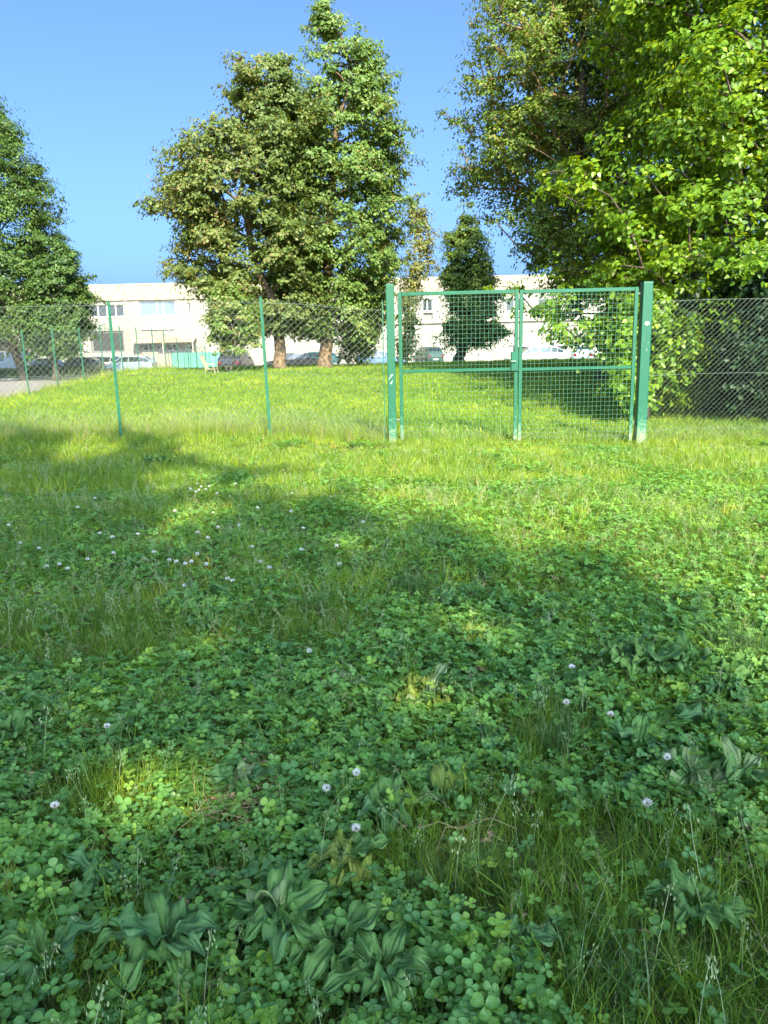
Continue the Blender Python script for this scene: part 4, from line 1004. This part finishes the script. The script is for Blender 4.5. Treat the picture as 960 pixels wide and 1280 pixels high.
plm['dusty'] = veined('dusty_leaf', (.07, .18, .055), (.13, .26, .085))
plm['pale'] = veined('pale_old_leaf', (.18, .27, .09), (.28, .36, .15))
plm['yellow'] = veined('yellow_green_leaf', (.13, .21, .03), (.24, .30, .06))
def broad_leaf(Lf, W, lift, droop, wav, m, lobes=0.0):
    nu, nv = 14, 5; V, F, UV = [], [], []
    ph = random.uniform(0, 6)
    for i in range(nu + 1):
        u = i / nu
        w = W * (math.sin(PI * min(1, max(0, (u - .12) / .88)) ** .75) ** .75 if u > .12 else .06) / 2
        w = max(w, W * .05 if u < .99 else .0005)
        for j in range(-nv, nv + 1):
            v = j / nv
            x = Lf * u; y = w * v * (1 + lobes * math.sin(u * 19 + ph))
            z = Lf * (lift * u - droop * u * u) + abs(v) * w * .22 + wav * W * math.sin(u * 13 + ph + v * 1.5) * abs(v) ** 1.5 * .35 - .10 * W * math.exp(-(v * 5) ** 2) * (u > .1) + wav * .05 * W * math.sin(v * 9 + u * 17 + ph)
            V.append((x, y, z)); UV.append((u, v * .5 + .5))
    k = 2 * nv + 1
    for i in range(nu):
        for j in range(k - 1): a = i * k + j; F.append((a, a + k, a + k + 1, a + 1))
    me = bpy.data.meshes.new('leaf'); me.from_pydata(V, [], F); me.materials.append(m)
    uv = me.uv_layers.new(name='UVMap')
    for lp in me.loops: uv.data[lp.index].uv = UV[lp.vertex_index]
    me.polygons.foreach_set('use_smooth', [True] * len(F)); me.update(); return me
LB = {c: [broad_leaf(random.uniform(.10, .155), random.uniform(.052, .085), random.uniform(.3, .8), random.uniform(.3, .9), random.uniform(.5, 1.1), plm[c], random.uniform(.02, .09)) for _ in range(8)] for c in plm}
PG = 'broad leaved plantains among the clover'
def plantain(px, py, label, kinds, n=6, s=1.0, hgt=.0):
    p = on_ground(px, py); t = empty('plantain', (p.x, p.y, p.z + .01 + hgt), label, 'plantain', PG, random.uniform(0, 6)); t.scale = (s * .86,) * 3
    n += 2
    for k in range(n):
        o = link('leaf', random.choice(LB[random.choice(kinds)]), t); a = 2*PI * k / n + random.uniform(-.3, .3)
        o.rotation_euler = (random.uniform(-.25, .25), random.uniform(-.5, .15), a); o.scale = [random.uniform(.75, 1.2)] * 3
        o.location = (.01 * math.cos(a), .01 * math.sin(a), .02 + .02 * random.random())
    if 'largest' in label and 'pale dull' in label:
        o = link('leaf', LB['pale'][0], t); o['label'] = 'pale dull leaf lying on top'; o.location = (0, 0, .085); o.rotation_euler = (.15, .25, 2.2 - t.rotation_euler.z); o.scale = (.95, 1.25, 1)
    return t
PL = [(352, 1200, 'largest plantain at the bottom, with one pale dull leaf on top', ('green', 'dusty', 'green'), 9, 1.05),
 (215, 1225, 'dusty plantain rosette low at the left bottom beside the largest one', ('dusty', 'green'), 7, 1.1),
 (60, 1235, 'round leaved plantain in the bottom left corner', ('green', 'dusty'), 5, .9),
 (440, 1110, 'plantain with upright bright leaves above the largest one', ('green', 'yellow'), 6, .9),
 (480, 1262, 'plantain at the bottom edge right of the largest one', ('green',), 6, .9),
 (485, 1045, 'single plantain with long leaf in the middle of the clover', ('green', 'dusty'), 5, 1.0),
 (555, 1022, 'plantain with one upright yellow leaf catching light', ('yellow', 'green'), 5, .9),
 (435, 880, 'plantain with a pale folded leaf left of the yellow clump', ('pale', 'green'), 5, .9),
 (535, 892, 'yellow green plantain clump in the centre of the picture', ('yellow', 'yellow', 'pale'), 9, 1.0),
 (585, 818, 'yellowish plantain above the yellow clump', ('yellow', 'green'), 7, .9),
 (480, 850, 'small plantain between the pale leaf and the yellow clump', ('green', 'yellow'), 5, .8),
 (860, 995, 'plantain with long ribbed leaves at the right', ('green', 'pale'), 6, 1.05),
 (925, 1000, 'plantain with a drooping pale green leaf near the right edge', ('green', 'pale'), 6, 1.0),
 (795, 955, 'plantain with an upright pointed leaf right of the fine tuft', ('green', 'dusty'), 6, .95),
 (780, 850, 'curly plantain, leftmost of the patch below the dark tuft', ('green', 'dusty'), 7, 1.05),
 (820, 862, 'curly plantain, second from left in the patch below the dark tuft', ('green',), 8, 1.1),
 (862, 850, 'plantain in the middle of the patch below the dark tuft', ('green', 'dusty'), 8, 1.1),
 (905, 885, 'plantain with a dusty flat leaf below the dark tuft', ('dusty', 'green'), 7, 1.15),
 (945, 868, 'plantain with a broad shining leaf at the right edge', ('green',), 6, 1.1),
 (885, 930, 'low plantain beneath the dusty flat leaf', ('green', 'dusty'), 6, .9),
 (250, 765, 'plantain with narrow upright leaves left of the middle', ('green',), 8, 1.25),
 (262, 800, 'small plantain in front of the narrow leaved one', ('green', 'dusty'), 5, .9),
 (172, 722, 'plantain with one long pale leaf in the shade at the left', ('pale', 'green'), 5, .9),
 (70, 905, 'plantain near the left edge beside a yellow flower', ('green', 'dusty'), 6, .9),
 (20, 945, 'plantain cut by the left edge', ('green',), 6, .95),
 (610, 945, 'dusty plantain left of the fine tuft', ('dusty', 'green'), 4, .7),
 (300, 1010, 'faded plantain near the bare patch', ('pale', 'dusty'), 4, .7),
 (650, 1215, 'plantain with a folded leaf at the bottom right of the middle', ('green', 'dusty'), 5, .8),
 (870, 1170, 'plantain with a curled leaf near the lower right corner', ('green', 'pale'), 5, .85),
 (195, 585, 'dark broad leaved plant in the tall shaded grass', ('green',), 7, 1.5),
 (425, 1225, 'plantain close against the right of the largest one', ('dusty', 'green'), 6, 1.05),
 (130, 1130, 'narrow dull plantain in the lower left clover', ('dusty',), 4, .8),
 (690, 790, 'plantain at the shade line right of the middle', ('green', 'yellow'), 6, .95),
 (560, 770, 'plantain in the shade below the gate', ('green', 'dusty'), 5, .9)]
for (px, py, lb, kd, n, s) in PL: plantain(px, py, lb, kd, n, s * 1.12, .055 if ('patch' in lb or 'largest' in lb) else .035)

# grass tufts standing out
def tuft(px, py, label, nb, spread, h0, h1, w, tc):
    p = on_ground(px, py); me = mk_grass(nb, spread, h0, h1, w, .9, 4)
    me2 = me.copy(); me2.materials.clear()
    for m_ in tc: me2.materials.append(m_)
    o = link('grass_tuft', me2); o.location = p; tag(o, label, 'grass tuft', 'grass tufts in the clover')
TG = mat('tuft_blade', (.045, .11, .022), .5, var=.25, scale=30); TG2 = mat('tuft_blade_dark', (.035, .085, .018), .5, var=.25, scale=30)
for (px, py, lb, nb, sp, h0, h1, w, m_) in ((930, 838, 'large dark grass tuft at the right edge', 260, .15, .15, .32, .004, TG2), (700, 955, 'fine arching grass tuft right of the middle', 170, .06, .14, .28, .0028, TG),
        (515, 748, 'grass tuft in the shade just left of the middle', 170, .10, .12, .26, .004, TG), (400, 775, 'narrow grass tuft left of the shaded one', 120, .08, .12, .24, .004, TG),
        (600, 1110, 'upright grass tuft in the lower middle', 120, .06, .12, .24, .003, TG), (560, 1130, 'small grass tuft left of the upright one', 80, .05, .1, .2, .003, TG), (890, 660, 'sunlit grass tuft near the right edge', 150, .2, .1, .22, .005, TG),
        (760, 1250, 'broad bladed grass tuft at the bottom right', 140, .11, .12, .24, .004, TG)):
    tuft(px, py, lb, nb, sp, h0, h1, w, (m_, GC['seed'], GC['dry']))

# clover flowers
fw_m = mat('clover_petal', (.72, .69, .64), .7, c2=(.80, .76, .72), scale=60); fp_m = mat('faded_petal', (.55, .38, .32), .8); fs_m = mat('flower_stem', (.07, .15, .03), .6)
def flower_mesh(r, h, pinkish):
    b = MB(); n = 46
    for k in range(n):
        z = 1 - 1.75 * (k + .5) / n; a = k * 2.399963; rr = math.sqrt(max(0, 1 - z * z)); d = Vector((rr * math.cos(a), rr * math.sin(a), z)); c = Vector((0, 0, h)) + d * r * .45
        t = d.cross(Vector((0, 0, 1)) if abs(d.z) < .9 else Vector((1, 0, 0))).normalized(); u = d.cross(t)
        tip = Vector((0, 0, h)) + d * r * random.uniform(.9, 1.12) + Vector((0, 0, .12 * r)); w = r * .17
        mi = 1 if (z < -.25 and pinkish) else 0
        b.face([c - t * w * .5, tip - t * w * .4, tip + t * w * .4, c + t * w * .5], mi); b.face([c - u * w * .5, tip - u * w * .4, tip + u * w * .4, c + u * w * .5], mi)
    b.tube([(0, 0, 0), (.006, 0, h * .5), (0, 0, h)], .0011, 4, 2)
    return b.mesh('clover_flower', [fw_m, fp_m, fs_m])
FM = [flower_mesh(.0105, .13, False), flower_mesh(.012, .12, True), flower_mesh(.010, .14, True), flower_mesh(.011, .12, False)]
near_f = [(131, 918, 'white clover flower near the left edge in the dark clover'), (403, 990, 'large white clover flower low in the middle of the picture'), (442, 968, 'small round clover flower just right of the large white one'),
 (705, 880, 'white clover flower above the fine grass tuft'), (714, 843, 'white clover flower at the edge of the plantain patch'), (68, 1022, 'flat white clover flower at the left, lowest on that side'),
 (389, 816, 'lone white clover flower above the pale folded leaf'), (757, 900, 'small clover flower right of the fine grass tuft'), (838, 950, 'tiny clover flower beside the ribbed plantain'), (810, 1010, 'clover flower below the ribbed plantains'), (443, 1040, 'tiny white flower above the bright clover leaf')]
def flower(px, py, label, group=None):
    d = ray(px, py); t = .5
    while t < 60:                                   # the head, 12 cm above the soil, is what the picture shows
        p = CAM + d * t
        if p.z <= gzf(p.x, p.y) + .12: break
        t += .02
    o = link('clover_flower', random.choice(FM)); o.location = (p.x, p.y, gzf(p.x, p.y)); o.rotation_euler = (random.uniform(-.12, .12), random.uniform(-.12, .12), random.uniform(0, 6))
    s = random.uniform(1.15, 1.4); o.scale = (s, s, 1.05); tag(o, label, 'flower', group)
for px, py, lb in near_f: flower(px, py, lb, 'white clover flowers near the camera')
far_f = [(60,710),(75,708),(97,635),(112,705),(122,668),(141,693),(191,692),(229,708),(237,704),(248,694),(257,706),(222,704),(285,728),(292,731),(325,704),(335,711),(296,660),(268,645),(240,612),(250,613),(258,615),(247,606),(262,610),(244,618),(270,618),(253,609),(293,608),(364,620),(378,665),(419,684),(425,706),(376,689),(173,672),(217,640),(118,624),(10,657),(28,680),(47,688),(86,713),(452,653),(365,640),(244,667),(272,660),(261,673),(209,702),(315,688),(235,733),(140,673),(320,636)]
for px, py in far_f: flower(px, py, 'small white clover flower in the band of flowers left of the middle', 'small clover flowers left of the middle')
# buttercup
p = on_ground(18, 935); b = MB()
for k in range(5):
    a = 2*PI*k/5; b.face([(0,0,.12), (.009*math.cos(a-.5), .009*math.sin(a-.5), .124), (.012*math.cos(a), .012*math.sin(a), .125), (.009*math.cos(a+.5), .009*math.sin(a+.5), .124)])
b.tube([(0,0,0),(0,0,.12)], .001, 4, 1)
o = b.build('buttercup', [mat('yellow_petal', (.75, .55, .03), .4), fs_m]); o.location = p; tag(o, 'tiny yellow buttercup at the left edge', 'flower')
